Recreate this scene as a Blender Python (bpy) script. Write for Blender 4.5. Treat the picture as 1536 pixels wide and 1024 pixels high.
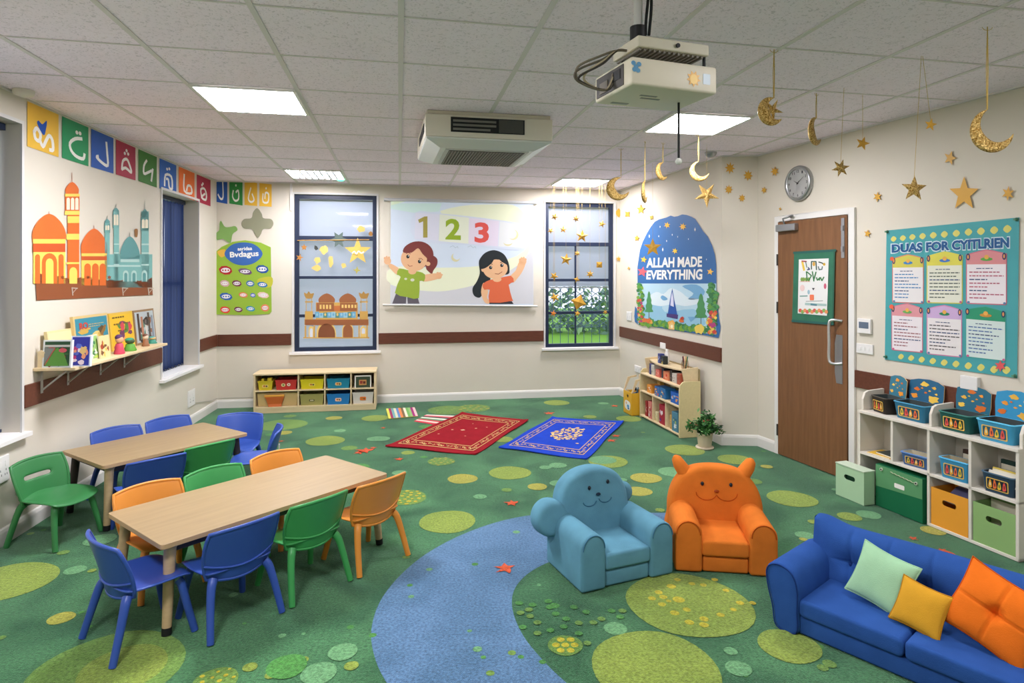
import bpy, bmesh, math, random
from mathutils import Vector, Matrix
random.seed(7)
PI = math.pi
C = bpy.context.scene.collection
for o in list(bpy.data.objects): bpy.data.objects.remove(o)

# ---------------------------------------------------------------- camera, sky, exposure
F, HY, EYE, CEIL = 950.0, 410.0, 1.6, 2.70     # focal length in pixels, horizon row, eye height, ceiling height
sc = bpy.context.scene
cd = bpy.data.cameras.new('camera'); cam = bpy.data.objects.new('camera', cd); C.objects.link(cam)
cam.location = (0, 0, EYE); cam.rotation_euler = (PI/2, 0, 0)
cd.sensor_width = 36; cd.lens = F/1536*36; cd.shift_y = -(512-HY)/1536; cd.clip_start = .05
sc.camera = cam
sc.view_settings.view_transform = 'Standard'; sc.view_settings.look = 'None'
sc.view_settings.gamma = 1; sc.view_settings.use_curve_mapping = False
sc.view_settings.exposure = 1.78
w = bpy.data.worlds.new('sky'); sc.world = w; w.use_nodes = True
bg = w.node_tree.nodes['Background']; bg.inputs[0].default_value = (.84, .90, 1, 1); bg.inputs[1].default_value = .60
PANEL = 27.0       # light given off by each ceiling panel

# ---------------------------------------------------------------- materials
def lin(c):
    c = c/255
    return c/12.92 if c <= .04045 else ((c+.055)/1.055)**2.4
MATS = {}
def mat(rgb, rough=.55, kind='plain', **k):
    key = (tuple(rgb), rough, kind, tuple(sorted(k.items())))
    if key in MATS: return MATS[key]
    m = bpy.data.materials.new(kind+'_'+'_'.join(str(int(c)) for c in rgb)); m.use_nodes = True
    nt = m.node_tree; N = nt.nodes; L = nt.links; b = N['Principled BSDF']
    col = tuple(lin(c) for c in rgb)+(1,)
    b.inputs['Base Color'].default_value = col; b.inputs['Roughness'].default_value = rough
    b.inputs['Specular IOR Level'].default_value = k.get('spec', .3)
    def vary(scale, amt, stretch=(1, 1, 1), detail=3, bump=0, bscale=None, dist=.002):
        tc = N.new('ShaderNodeTexCoord'); mp = N.new('ShaderNodeMapping'); mp.inputs['Scale'].default_value = stretch
        L.new(tc.outputs['Object'], mp.inputs['Vector'])
        nz = N.new('ShaderNodeTexNoise'); nz.inputs['Scale'].default_value = scale; nz.inputs['Detail'].default_value = detail
        L.new(mp.outputs['Vector'], nz.inputs['Vector'])
        r = N.new('ShaderNodeMapRange'); r.inputs['From Min'].default_value = .3; r.inputs['From Max'].default_value = .7
        r.inputs['To Min'].default_value = 1-amt; r.inputs['To Max'].default_value = 1+amt
        L.new(nz.outputs['Fac'], r.inputs['Value'])
        mx = N.new('ShaderNodeVectorMath'); mx.operation = 'SCALE'
        mx.inputs[0].default_value = col[:3]; L.new(r.outputs['Result'], mx.inputs['Scale'])
        L.new(mx.outputs['Vector'], b.inputs['Base Color'])
        if bump:
            bn = N.new('ShaderNodeTexNoise'); bn.inputs['Scale'].default_value = bscale or scale; bn.inputs['Detail'].default_value = 2
            L.new(mp.outputs['Vector'], bn.inputs['Vector'])
            bp = N.new('ShaderNodeBump'); bp.inputs['Strength'].default_value = bump; bp.inputs['Distance'].default_value = dist
            L.new(bn.outputs['Fac'], bp.inputs['Height']); L.new(bp.outputs['Normal'], b.inputs['Normal'])
        return mx, mp
    if kind == 'fabric':
        vary(9, .10, detail=6, bump=.5, bscale=260, dist=.002)
        b.inputs['Sheen Weight'].default_value = .2; b.inputs['Specular IOR Level'].default_value = .1
        b.inputs['Sheen Tint'].default_value = col
    elif kind == 'wood':
        vary(k.get('sc', 6), k.get('amt', .07), stretch=k.get('st', (1, 12, 12)), detail=6)
    elif kind == 'wall':
        vary(1.3, .025, detail=4, bump=.08, bscale=120)
    elif kind == 'plastic':
        b.inputs['Roughness'].default_value = .38; b.inputs['Specular IOR Level'].default_value = .4
        vary(4, .03)
    elif kind == 'paper':
        vary(6, .03)
    elif kind == 'carpet':
        mx, mp = vary(80, .42, detail=5, bump=.9, bscale=220, dist=.006)
        n2 = N.new('ShaderNodeTexNoise'); n2.inputs['Scale'].default_value = k.get('ms', 2.3); n2.inputs['Detail'].default_value = 5
        n2.inputs['Distortion'].default_value = .6
        L.new(mp.outputs['Vector'], n2.inputs['Vector'])
        rp = N.new('ShaderNodeValToRGB'); e = rp.color_ramp.elements
        lo, hi = k.get('lo', .75), k.get('hi', 1.3); t = k.get('tint', (1, 1, 1))
        e[0].position = .36; e[0].color = (lo*.9, lo, lo*1.0, 1); e[1].position = .66; e[1].color = (hi*t[0], hi*t[1], hi*t[2], 1)
        L.new(n2.outputs['Fac'], rp.inputs['Fac'])
        mu = N.new('ShaderNodeVectorMath'); mu.operation = 'MULTIPLY'
        L.new(mx.outputs['Vector'], mu.inputs[0]); L.new(rp.outputs['Color'], mu.inputs[1])
        L.new(mu.outputs['Vector'], b.inputs['Base Color']); b.inputs['Specular IOR Level'].default_value = .05
        b.inputs['Roughness'].default_value = .95
        b.inputs['Sheen Weight'].default_value = .9; b.inputs['Sheen Roughness'].default_value = .35; b.inputs['Sheen Tint'].default_value = tuple(min(1, c*1.6+.25) for c in col[:3])+(1,)
    elif kind == 'tile':
        mx, mp = vary(2, .03)
        n2 = N.new('ShaderNodeTexNoise'); n2.inputs['Scale'].default_value = 55; n2.inputs['Detail'].default_value = 3; n2.inputs['Distortion'].default_value = 1.5
        L.new(mp.outputs['Vector'], n2.inputs['Vector'])
        rp = N.new('ShaderNodeValToRGB'); e = rp.color_ramp.elements
        e[0].position = .36; e[0].color = (.76, .76, .76, 1); e[1].position = .44; e[1].color = (1, 1, 1, 1)
        L.new(n2.outputs['Fac'], rp.inputs['Fac'])
        mu = N.new('ShaderNodeVectorMath'); mu.operation = 'MULTIPLY'
        L.new(mx.outputs['Vector'], mu.inputs[0]); L.new(rp.outputs['Color'], mu.inputs[1])
        L.new(mu.outputs['Vector'], b.inputs['Base Color'])
    elif kind == 'glitter':
        b.inputs['Metallic'].default_value = .45; b.inputs['Roughness'].default_value = .42
        tc = N.new('ShaderNodeTexCoord'); v = N.new('ShaderNodeTexVoronoi'); v.inputs['Scale'].default_value = 170
        L.new(tc.outputs['Object'], v.inputs['Vector'])
        rp = N.new('ShaderNodeValToRGB'); e = rp.color_ramp.elements
        e[0].position = .15; e[0].color = tuple(c*.5 for c in col[:3])+(1,); e[1].position = .9; e[1].color = (.85, .60, .22, 1)
        L.new(v.outputs['Color'], rp.inputs['Fac']); L.new(rp.outputs['Color'], b.inputs['Base Color'])
        bp = N.new('ShaderNodeBump'); bp.inputs['Strength'].default_value = 1; bp.inputs['Distance'].default_value = .004
        L.new(v.outputs['Distance'], bp.inputs['Height']); L.new(bp.outputs['Normal'], b.inputs['Normal'])
    elif kind == 'metal':
        b.inputs['Metallic'].default_value = .9
    elif kind == 'emit':
        b.inputs['Emission Color'].default_value = col; b.inputs['Emission Strength'].default_value = k.get('e', 1)
    elif kind == 'proj':       # projected picture on the screen cloth
        b.inputs['Base Color'].default_value = tuple(c*.55 for c in col[:3])+(1,)
        b.inputs['Emission Color'].default_value = col; b.inputs['Emission Strength'].default_value = .12
    elif kind == 'glass':
        N.remove(b); t = N.new('ShaderNodeBsdfTransparent'); g = N.new('ShaderNodeBsdfGlossy'); g.inputs['Roughness'].default_value = .03
        x = N.new('ShaderNodeMixShader'); x.inputs[0].default_value = k.get('g', .05); t.inputs[0].default_value = col
        L.new(t.outputs[0], x.inputs[1]); L.new(g.outputs[0], x.inputs[2]); L.new(x.outputs[0], N['Material Output'].inputs['Surface'])
    elif kind == 'trans':      # cloth or film that lets daylight through
        d = N.new('ShaderNodeBsdfTranslucent'); d.inputs[0].default_value = col
        x = N.new('ShaderNodeMixShader'); x.inputs[0].default_value = k.get('t', .6)
        L.new(b.outputs[0], x.inputs[1]); L.new(d.outputs[0], x.inputs[2]); L.new(x.outputs[0], N['Material Output'].inputs['Surface'])
    MATS[key] = m
    return m

# ---------------------------------------------------------------- pixels to places
def fl(px, py, z=0.0):
    """the point at height z seen at a pixel"""
    Y = (EYE-z)*F/(py-HY)
    return Vector(((px-768)/F*Y, Y, z))
def at(px, py, Y):
    return Vector(((px-768)/F*Y, Y, EYE+(HY-py)/F*Y))
class Wall:
    def __init__(s, a, b):
        s.a = Vector(a); s.b = Vector(b); s.len = (s.b-s.a).length
        s.t = (s.b-s.a).normalized(); s.n = Vector((s.t.y, -s.t.x))      # inward when walking clockwise
    def hit(s, px, py, d=0.0):
        q = (px-768)/F
        Y = (s.n.dot(s.a)+d)/(s.n.x*q+s.n.y)
        return Vector((q*Y, Y, EYE+(HY-py)/F*Y))
    def sz(s, px, py, d=0.0):
        p = s.hit(px, py, d); return ((p.xy-s.a).dot(s.t), p.z)
    def pt(s, u, z, d=0.0):
        q = s.a+s.t*u+s.n*d; return Vector((q.x, q.y, z))
    def ang(s): return math.atan2(s.t.y, s.t.x)
NL = (-2.38, -1.0); BL = (-3.509, 7.525); BR = (1.424, 8.352); S1 = (1.961, 5.914); S2 = (2.288, 5.891); NR = (4.493, -1.0)
WL, WB, W1, W2, W3, WN = Wall(NL, BL), Wall(BL, BR), Wall(BR, S1), Wall(S1, S2), Wall(S2, NR), Wall(NR, NL)
ROOM = [NL, BL, BR, S1, S2, NR]

# ---------------------------------------------------------------- mesh building
def tag(o, label=None, cat=None, group=None, kind=None):
    if label: o['label'] = label
    if cat: o['category'] = cat
    if group: o['group'] = group
    if kind: o['kind'] = kind
    return o
def thing(name, label, cat, loc=(0, 0, 0), rz=0, group=None, kind=None):
    o = bpy.data.objects.new(name, None); C.objects.link(o); o.empty_display_size = .05
    o.location = loc; o.rotation_euler = (0, 0, rz)
    return tag(o, label, cat, group, kind)
class MB:
    def __init__(s): s.v = []; s.f = []; s.m = []; s.s = []; s.mats = []; s.ang = 0
    def mi(s, m):
        if m not in s.mats: s.mats.append(m)
        return s.mats.index(m)
    def add(s, vs, fs, m, smooth=False, M=None):
        o = len(s.v); i = s.mi(m)
        for v in vs:
            v = Vector(v); s.v.append(M @ v if M else v)
        for f in fs: s.f.append([o+k for k in f]); s.m.append(i); s.s.append(smooth)
        return s
    def box(s, x0, x1, y0, y1, z0, z1, m, M=None):
        vs = [(x, y, z) for z in (z0, z1) for y in (y0, y1) for x in (x0, x1)]
        return s.add(vs, [(0, 2, 3, 1), (4, 5, 7, 6), (0, 1, 5, 4), (2, 6, 7, 3), (0, 4, 6, 2), (1, 3, 7, 5)], m, False, M)
    def tube(s, pts, r, m, n=10, M=None, flat=1.0):
        P = [Vector(p) for p in pts]; k = len(P); R = r if isinstance(r, (list, tuple)) else [r]*k
        vs = []; fs = []; up = None
        for i, p in enumerate(P):
            d = (P[min(i+1, k-1)]-P[max(i-1, 0)]).normalized()
            if up is None: up = Vector((0, 0, 1)) if abs(d.z) < .9 else Vector((1, 0, 0))
            x = d.cross(up).normalized(); y = x.cross(d).normalized(); up = y
            for j in range(n):
                a = 2*PI*j/n; vs.append(p+(x*math.cos(a)+y*math.sin(a)*flat)*R[i])
        for i in range(k-1):
            for j in range(n): fs.append((i*n+j, i*n+(j+1) % n, (i+1)*n+(j+1) % n, (i+1)*n+j))
        s.add(vs, fs, m, True, M); s.add(vs[:n], [tuple(range(n-1, -1, -1))], m, False, M); s.add(vs[-n:], [tuple(range(n))], m, False, M)
        return s
    def lathe(s, prof, m, n=24, M=None, caps=True):
        vs = [(r*math.cos(2*PI*j/n), r*math.sin(2*PI*j/n), z) for r, z in prof for j in range(n)]
        fs = [(i*n+j, i*n+(j+1) % n, (i+1)*n+(j+1) % n, (i+1)*n+j) for i in range(len(prof)-1) for j in range(n)]
        s.add(vs, fs, m, True, M)
        if not caps: return s
        if prof[0][0] > 1e-5: s.add(vs[:n], [tuple(range(n-1, -1, -1))], m, False, M)
        if prof[-1][0] > 1e-5: s.add(vs[-n:], [tuple(range(n))], m, False, M)
        return s
    def ball(s, c, r, m, n=16, M=None):
        if not isinstance(r, (list, tuple)): r = (r, r, r)
        k = n//2; pr = [(math.sin(PI*i/k), -math.cos(PI*i/k)) for i in range(k+1)]; pr[0] = (1e-4, -1); pr[-1] = (1e-4, 1)
        T = Matrix.Translation(c) @ Matrix.Diagonal((r[0], r[1], r[2], 1))
        return s.lathe(pr, m, n, (M @ T) if M else T)
    def grid(s, fn, nu, nv, m, smooth=True, M=None, skip=None):
        vs = [fn(-1+2*i/nu, -1+2*j/nv) for j in range(nv+1) for i in range(nu+1)]
        fs = [(j*(nu+1)+i, j*(nu+1)+i+1, (j+1)*(nu+1)+i+1, (j+1)*(nu+1)+i) for j in range(nv) for i in range(nu) if not (skip and skip(i, j))]
        return s.add(vs, fs, m, smooth, M)
    def prism(s, pts, to3, th, m, side=None, M=None, smooth=False):
        """pts 2D outline, to3 maps (x, y) to 3D, th = thickness vector"""
        a = [Vector(to3(*p)) for p in pts]; n = len(a); th = Vector(th)
        s.add(a, [tuple(range(n))], m, False, M); s.add([p+th for p in a], [tuple(range(n-1, -1, -1))], m, False, M)
        s.add(a+[p+th for p in a], [(i, i+n, (i+1) % n+n, (i+1) % n) for i in range(n)], side or m, smooth, M)
        return s
    def plate(s, outer, holes, to3, th, m, side=None, M=None):
        bm = bmesh.new(); loops = []
        for lp in [outer]+list(holes):
            vv = [bm.verts.new((p[0], p[1], 0)) for p in lp]
            for i in range(len(vv)): bm.edges.new((vv[i], vv[(i+1) % len(vv)]))
            loops.append(lp)
        bm.verts.index_update()
        bmesh.ops.triangle_fill(bm, use_beauty=True, use_dissolve=False, edges=bm.edges[:])
        vs = [Vector(to3(v.co.x, v.co.y)) for v in bm.verts]; fs = [tuple(v.index for v in f.verts) for f in bm.faces]
        bm.free(); th = Vector(th)
        s.add(vs, fs, m, False, M); s.add([v+th for v in vs], [tuple(reversed(f)) for f in fs], m, False, M)
        for lp in loops:
            a = [Vector(to3(*p)) for p in lp]; n = len(a)
            s.add(a+[p+th for p in a], [(i, i+n, (i+1) % n+n, (i+1) % n) for i in range(n)], side or m, False, M)
        return s
    def build(s, name, parent=None, bevel=0, seg=2, sub=0, solid=0, weld=False, origin='base', sm=False):
        me = bpy.data.meshes.new(name); vs = s.v; off = Vector((0, 0, 0))
        if parent is None and origin == 'base' and s.ang:
            R_ = Matrix.Rotation(-s.ang, 3, 'Z'); vs = [R_ @ v for v in vs]
        if parent is None and origin == 'base' and vs:
            xs = [v.x for v in vs]; ys = [v.y for v in vs]; zs = [v.z for v in vs]
            off = Vector(((min(xs)+max(xs))/2, (min(ys)+max(ys))/2, min(zs)))
        me.from_pydata([tuple(v-off) for v in vs], [], s.f)
        for m in s.mats: me.materials.append(m)
        for i, p in enumerate(me.polygons): p.material_index = s.m[i]; p.use_smooth = s.s[i] or sm
        if weld or bevel or sub or solid:
            bm = bmesh.new(); bm.from_mesh(me); bmesh.ops.remove_doubles(bm, verts=bm.verts, dist=1e-5)
            bmesh.ops.recalc_face_normals(bm, faces=bm.faces); bm.to_mesh(me); bm.free()
        me.update()
        o = bpy.data.objects.new(name, me); C.objects.link(o); o.location = off
        if parent is None and origin == 'base' and s.ang: o.location = Matrix.Rotation(s.ang, 3, 'Z') @ off; o.rotation_euler = (0, 0, s.ang)
        if parent is not None: o.parent = parent
        if solid:
            q = o.modifiers.new('thickness', 'SOLIDIFY'); q.thickness = solid; q.offset = 0
        if bevel:
            q = o.modifiers.new('bevel', 'BEVEL'); q.width = bevel; q.segments = seg; q.limit_method = 'ANGLE'; q.angle_limit = .6
            if seg > 2:
                for p in me.polygons: p.use_smooth = True
        if sub:
            q = o.modifiers.new('subdivision', 'SUBSURF'); q.levels = sub; q.render_levels = sub
        return o
def copy_tree(o, parent=None):
    c = o.copy(); C.objects.link(c)
    if parent is not None: c.parent = parent
    for ch in list(o.children): copy_tree(ch, c)
    return c

# ---------------------------------------------------------------- flat artwork: shapes in some 2D frame mapped onto a surface
def ell(cx, cy, rx, ry=None, n=28, rot=0):
    ry = rx if ry is None else ry; c, s = math.cos(rot), math.sin(rot)
    return [(cx+rx*math.cos(2*PI*i/n)*c-ry*math.sin(2*PI*i/n)*s, cy+rx*math.cos(2*PI*i/n)*s+ry*math.sin(2*PI*i/n)*c) for i in range(n)]
def rect(x0, y0, x1, y1): return [(x0, y0), (x1, y0), (x1, y1), (x0, y1)]
def rrect(x0, y0, x1, y1, r, n=5):
    out = []
    for cx, cy, a in ((x1-r, y1-r, 0), (x0+r, y1-r, 90), (x0+r, y0+r, 180), (x1-r, y0+r, 270)):
        out += [(cx+r*math.cos(math.radians(a+90*i/n)), cy+r*math.sin(math.radians(a+90*i/n))) for i in range(n+1)]
    return out
def star(cx, cy, R, r=None, n=5, rot=0.0, sy=1.0):
    r = R*.42 if r is None else r
    return [(cx+(R if i % 2 == 0 else r)*math.sin(rot+PI*i/n), cy-sy*(R if i % 2 == 0 else r)*math.cos(rot+PI*i/n)) for i in range(2*n)]
def spl(pts, closed=True, k=6):
    n = len(pts); out = []
    for i in range(n if closed else n-1):
        g = lambda j: pts[j % n] if closed else pts[max(0, min(n-1, j))]
        a, b, c, d = g(i-1), g(i), g(i+1), g(i+2)
        for q in range(k):
            t = q/k
            out.append(tuple(.5*((2*b[e])+(-a[e]+c[e])*t+(2*a[e]-5*b[e]+4*c[e]-d[e])*t*t+(-a[e]+3*b[e]-3*c[e]+d[e])*t**3) for e in range(len(b))))
    if not closed: out.append(pts[-1])
    return out
def crescent(cx, cy, R, th=.5, a0=0.0, span=4.2, n=18, sy=1.0):
    """outline of a crescent opening toward angle a0"""
    o = [(cx+R*math.cos(a0+PI-span/2+span*i/n), cy+sy*R*math.sin(a0+PI-span/2+span*i/n)) for i in range(n+1)]
    e0, e1 = o[0], o[-1]; inn = []
    for i in range(1, n):
        t = i/n; a = a0+PI+span/2-span*t
        rr = R*(1-th*math.sin(PI*t)); off = 0
        inn.append((cx+rr*math.cos(a), cy+sy*rr*math.sin(a)))
    return o+inn
_TX = {}
def glyphs(txt, bold):
    if (txt, bold) in _TX: return _TX[(txt, bold)]
    cu = bpy.data.curves.new('text', 'FONT'); cu.body = txt; cu.offset = bold; cu.resolution_u = 3; cu.fill_mode = 'FRONT'
    ob = bpy.data.objects.new('text', cu); C.objects.link(ob)
    dg = bpy.context.evaluated_depsgraph_get(); dg.update()
    me = bpy.data.meshes.new_from_object(ob.evaluated_get(dg))
    vs = [(v.co.x, v.co.y) for v in me.vertices]; fs = [tuple(p.vertices) for p in me.polygons]
    bpy.data.objects.remove(ob); bpy.data.curves.remove(cu); bpy.data.meshes.remove(me)
    x0 = min(v[0] for v in vs); x1 = max(v[0] for v in vs); y0 = min(v[1] for v in vs); y1 = max(v[1] for v in vs)
    vs = [((x-x0)/(x1-x0), (y-y0)/(y1-y0)) for x, y in vs]
    _TX[(txt, bold)] = (vs, fs); return vs, fs
class Art(MB):
    """to3(x, y, lift) -> 3D; pre maps crop units into the frame"""
    def __init__(s, to3, pre=None, step=.0007):
        super().__init__(); s.to3 = to3; s.ang = getattr(to3, 'ang', 0); s.pre = pre or (lambda x, y: (x, y)); s.step = step
    def P(s, x, y, L): return s.to3(*s.pre(x, y), L*s.step)
    def pg(s, pts, m, L=1): return s.add([s.P(x, y, L) for x, y in pts], [tuple(range(len(pts)))], m)
    def board(s, pts, m, th=.004, side=None):
        a = [s.to3(*s.pre(x, y), 0) for x, y in pts]; b = [s.to3(*s.pre(x, y), -th) for x, y in pts]; n = len(a)
        s.add(a, [tuple(range(n))], m); s.add(b, [tuple(range(n))], m)
        return s.add(a+b, [(i, (i+1) % n, (i+1) % n+n, i+n) for i in range(n)], side or m)
    def line(s, pts, wd, m, L=1):
        for i in range(len(pts)-1):
            (x0, y0), (x1, y1) = pts[i][:2], pts[i+1][:2]; d = math.hypot(x1-x0, y1-y0) or 1
            nx, ny = -(y1-y0)/d*wd/2, (x1-x0)/d*wd/2; ex, ey = (x1-x0)/d*wd*.22, (y1-y0)/d*wd*.22
            s.pg([(x0+nx-ex, y0+ny-ey), (x1+nx+ex, y1+ny+ey), (x1-nx+ex, y1-ny+ey), (x0-nx-ex, y0-ny-ey)], m, L+(.15 if i % 2 else 0))
        return s
    def text(s, txt, quad, m, L=2, bold=.012):
        vs, fs = glyphs(txt, bold); (ax, ay), (bx, by), (cx, cy), (dx, dy) = quad    # TL TR BR BL
        out = []
        for u, v in vs:
            v = 1-v
            out.append(s.P((ax*(1-u)+bx*u)*(1-v)+(dx*(1-u)+cx*u)*v, (ay*(1-u)+by*u)*(1-v)+(dy*(1-u)+cy*u)*v, L))
        return s.add(out, fs, m)
    def scribble(s, x0, y0, x1, y1, rows, m, L=2, wd=.35, seed=0, slope=0.0):
        rn = random.Random(seed); h = (y1-y0)/rows
        for r in range(rows):
            x = x0; y = y0+h*(r+.5); end = x1-(x1-x0)*rn.choice((0, 0, .1, .35))
            while x < end:
                wl = (x1-x0)*rn.uniform(.06, .16); e = min(end, x+wl)
                s.pg([(x, y-h*wd/2+slope*(x-x0)), (e, y-h*wd/2+slope*(e-x0)), (e, y+h*wd/2+slope*(e-x0)), (x, y+h*wd/2+slope*(x-x0))], m, L); x = e+(x1-x0)*.03
        return s
def crop(ox, oy, sx, sy=None): return lambda x, y: (ox+x*sx, oy+y*(sy or sx))
def onwall(wl, d=.004):
    f = lambda px, py, l: wl.hit(px, py, d+l)
    f.ang = wl.ang(); return f
def onface(y0, sgn=-1): return lambda x, z, l: Vector((x, y0+sgn*l, z))
# ================================================================ the room
CREAM = mat((214, 207, 191), .8, 'wall'); WHITE = mat((232, 230, 226), .45); GRIDW = mat((222, 216, 214), .5)
NAVY = mat((34, 44, 66), .4); BROWN = mat((96, 54, 38), .5, 'wood', sc=5, amt=.12); SOCK = mat((228, 226, 222), .35)
DARK = mat((30, 32, 34), .5); STEEL = mat((170, 172, 175), .35, 'metal')
TH = .17
def struct(o): o['kind'] = 'structure'; return o
def wall_plate(name, wl, holes, ext0=0, ext1=0, th_=0):
    m = MB(); hs = []
    for u0, u1, z0, z1 in holes: hs.append([(u0, z0), (u0, z1), (u1, z1), (u1, z0)])
    outer = [(-ext0, -.02), (-ext0, CEIL+.05), (wl.len+ext1, CEIL+.05), (wl.len+ext1, -.02)]
    m.plate(outer, hs, lambda u, z: wl.pt(u, z), tuple(wl.n.to_3d()*-(th_ or TH)), CREAM); m.ang = wl.ang()
    return struct(m.build(name))
def opening(wl, x0, x1, zt, zb):
    return (wl.sz(x0, 400)[0], wl.sz(x1, 400)[0], zb, zt)
LW2 = opening(WL, 242, 297, 2.39, .60)
u_ = WL.sz(30, 400)[0]; LW1 = (u_-.98, u_, .62, 2.52)
BW1 = (WB.sz(441, 400)[0], WB.sz(565, 400)[0], WB.sz(500, 527)[1], WB.sz(500, 292)[1])
BW2 = (WB.sz(818, 400)[0], WB.sz(921, 400)[0], WB.sz(868, 521)[1], WB.sz(868, 304)[1])
wall_plate('wall_left', WL, [LW1, LW2], .2, .17, .26); wall_plate('wall_back', WB, [BW1, BW2])
wall_plate('wall_right_recess', W1, [], .17, 0); wall_plate('wall_return', W2, [], 0, 0); wall_plate('wall_right', W3, [], 0, .2); wall_plate('wall_near', WN, [], 0, 0)

# carpet: one object, its woven pattern laid in as areas of other colours
GREEN = mat((56, 102, 70), .95, 'carpet', lo=.62, hi=1.4, tint=(1.15, 1.0, .92))
LIME = mat((126, 144, 62), .95, 'carpet', lo=.85, hi=1.12); PALE = mat((100, 148, 102), .95, 'carpet', lo=.85, hi=1.1)
YEL = mat((154, 150, 64), .95, 'carpet', lo=.9, hi=1.1); GOLDC = mat((184, 168, 50), .95, 'carpet', lo=.9, hi=1.1)
RIVER = mat((84, 116, 148), .95, 'carpet', lo=.84, hi=1.16, ms=3); ORC = mat((214, 82, 44), .95, 'carpet', lo=.9, hi=1.1)
OLV = mat((100, 132, 62), .95, 'carpet', lo=.85, hi=1.15); MIDG = mat((72, 128, 62), .95, 'carpet', lo=.8, hi=1.25)
ff = Art(lambda px, py, l: fl(px, py) + Vector((0, 0, l)), step=.0004)
ff.prism(ROOM, lambda x, y: (x, y, 0), (0, 0, -.05), GREEN)
NS = [0]
def spot(cx, cy, r, m, L=2, q=1.0, n=30):
    NS[0] += 1; L = 2+NS[0]*.045     # each woven spot a hair above the one before
    c = fl(cx, cy); R = r*c.y/F; rn = random.Random(int(cx*7+cy)); a = rn.uniform(0, 6)
    ff.add([Vector((c.x+R*math.cos(t)*(1+.03*math.sin(2*t+a)), c.y+R*q*math.sin(t)*(1+.03*math.sin(3*t+a)), L*.0004)) for t in [2*PI*i/n for i in range(n)]], [tuple(range(n))], m)
    return c, R
# blue river, a curved band
def gp(p): v = fl(*p); return (v.x, v.y)
outer = [(1040, 768), (1000, 769), (940, 768), (870, 768), (800, 772), (745, 783), (690, 803), (640, 830), (600, 863), (570, 902), (557, 945), (562, 985), (580, 1024), (625, 1090)]
inner = [(935, 1090), (850, 1024), (810, 985), (783, 950), (769, 915), (770, 888), (785, 866), (812, 848), (850, 834), (900, 822), (960, 812), (1010, 805), (1040, 800)]
ring = spl([gp(p) for p in outer], False, 5)+spl([gp(p) for p in inner], False, 5)
ff.add([Vector((x, y, .0004)) for x, y in ring], [tuple(range(len(ring)))], RIVER)
rn = random.Random(3)
for k in range(60):
    spot(rn.uniform(20, 1300), rn.uniform(640, 1015), rn.uniform(3, 8), rn.choice((OLV, MIDG, PALE, MIDG)), 1.5, n=12)
for cx, cy, r, m in [(8, 873, 66, LIME), (160, 1005, 105, OLV), (185, 1002, 60, LIME), (92, 927, 18, YEL), (113, 855, 15, PALE), (671, 782, 43, LIME), (608, 746, 32, OLV), (694, 718, 22, YEL),
        (765, 709, 31, LIME), (488, 661, 28, LIME), (424, 637, 35, OLV), (426, 649, 12, YEL), (563, 627, 20, LIME), (563, 658, 13, PALE), (380, 628, 16, PALE), (435, 624, 9, OLV), (501, 627, 12, YEL),
        (510, 646, 9, PALE), (524, 672, 12, OLV), (612, 679, 10, LIME), (662, 692, 20, OLV), (672, 615, 30, OLV), (710, 612, 26, OLV), (835, 604, 19, LIME), (943, 628, 19, LIME), (885, 625, 10, LIME),
        (912, 692, 30, LIME), (754, 659, 16, LIME), (572, 658, 13, PALE), (818, 701, 9, PALE), (837, 698, 13, PALE), (599, 709, 11, PALE), (904, 690, 20, PALE), (1027, 675, 29, LIME), (1102, 689, 25, LIME),
        (1012, 708, 24, PALE), (969, 717, 23, YEL), (958, 737, 20, YEL), (837, 725, 13, PALE), (806, 730, 15, YEL), (1188, 748, 35, LIME), (990, 765, 7, LIME), (1033, 905, 92, LIME), (983, 1002, 97, LIME),
        (923, 943, 17, PALE), (848, 968, 26, OLV), (1184, 969, 44, LIME), (1244, 996, 10, OLV), (1234, 1002, 8, OLV), (1274, 775, 17, LIME), (1303, 772, 17, PALE), (1207, 803, 14, PALE), (1205, 809, 6, YEL),
        (1400, 796, 17, YEL), (1418, 831, 14, ORC), (1096, 977, 10, PALE), (1108, 1003, 19, PALE), (514, 978, 22, PALE), (478, 1010, 27, PALE), (527, 999, 11, LIME), (455, 990, 8, LIME), (434, 995, 8, LIME),
        (375, 1001, 11, LIME), (406, 1013, 9, LIME), (323, 1022, 33, OLV), (2, 957, 6, OLV), (138, 856, 6, LIME), (95, 829, 8, OLV), (640, 640, 12, MIDG), (720, 745, 10, PALE), (760, 735, 8, OLV), (870, 655, 9, PALE),
        (455, 700, 16, MIDG), (540, 700, 14, MIDG), (1230, 930, 20, MIDG), (430, 1000, 30, MIDG), (1120, 790, 18, PALE), (150, 810, 22, PALE), (1128, 722, 14, OLV), (1150, 700, 9, YEL), (1220, 783, 8, LIME), (700, 648, 9, PALE), (905, 605, 8, PALE), (520, 735, 14, PALE)]:
    spot(cx, cy, r, m)
rn = random.Random(3)
for cx, cy, r, n_, m in [(608, 746, 30, 26, GOLDC), (323, 1022, 30, 12, GOLDC), (662, 692, 20, 16, YEL), (710, 612, 24, 16, YEL), (672, 615, 24, 10, LIME)]:
    c = fl(cx, cy); R = r*c.y/F
    for k in range(n_):
        a = k*2.4; q = R*math.sqrt((k+.5)/n_); s_ = R*.1*rn.uniform(.7, 1.3)
        ff.add([Vector((c.x+q*math.cos(a)+s_*math.cos(t), c.y+q*math.sin(a)+s_*math.sin(t), .0045)) for t in [2*PI*i/10 for i in range(10)]], [tuple(range(10))], m)
for dx, dy in ((0, 0), (-14, 0), (14, 0), (-7, -8), (8, -8), (-7, 8), (8, 8)): spot(848+dx, 968+dy, 6, GOLDC, 3, n=12)
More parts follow.
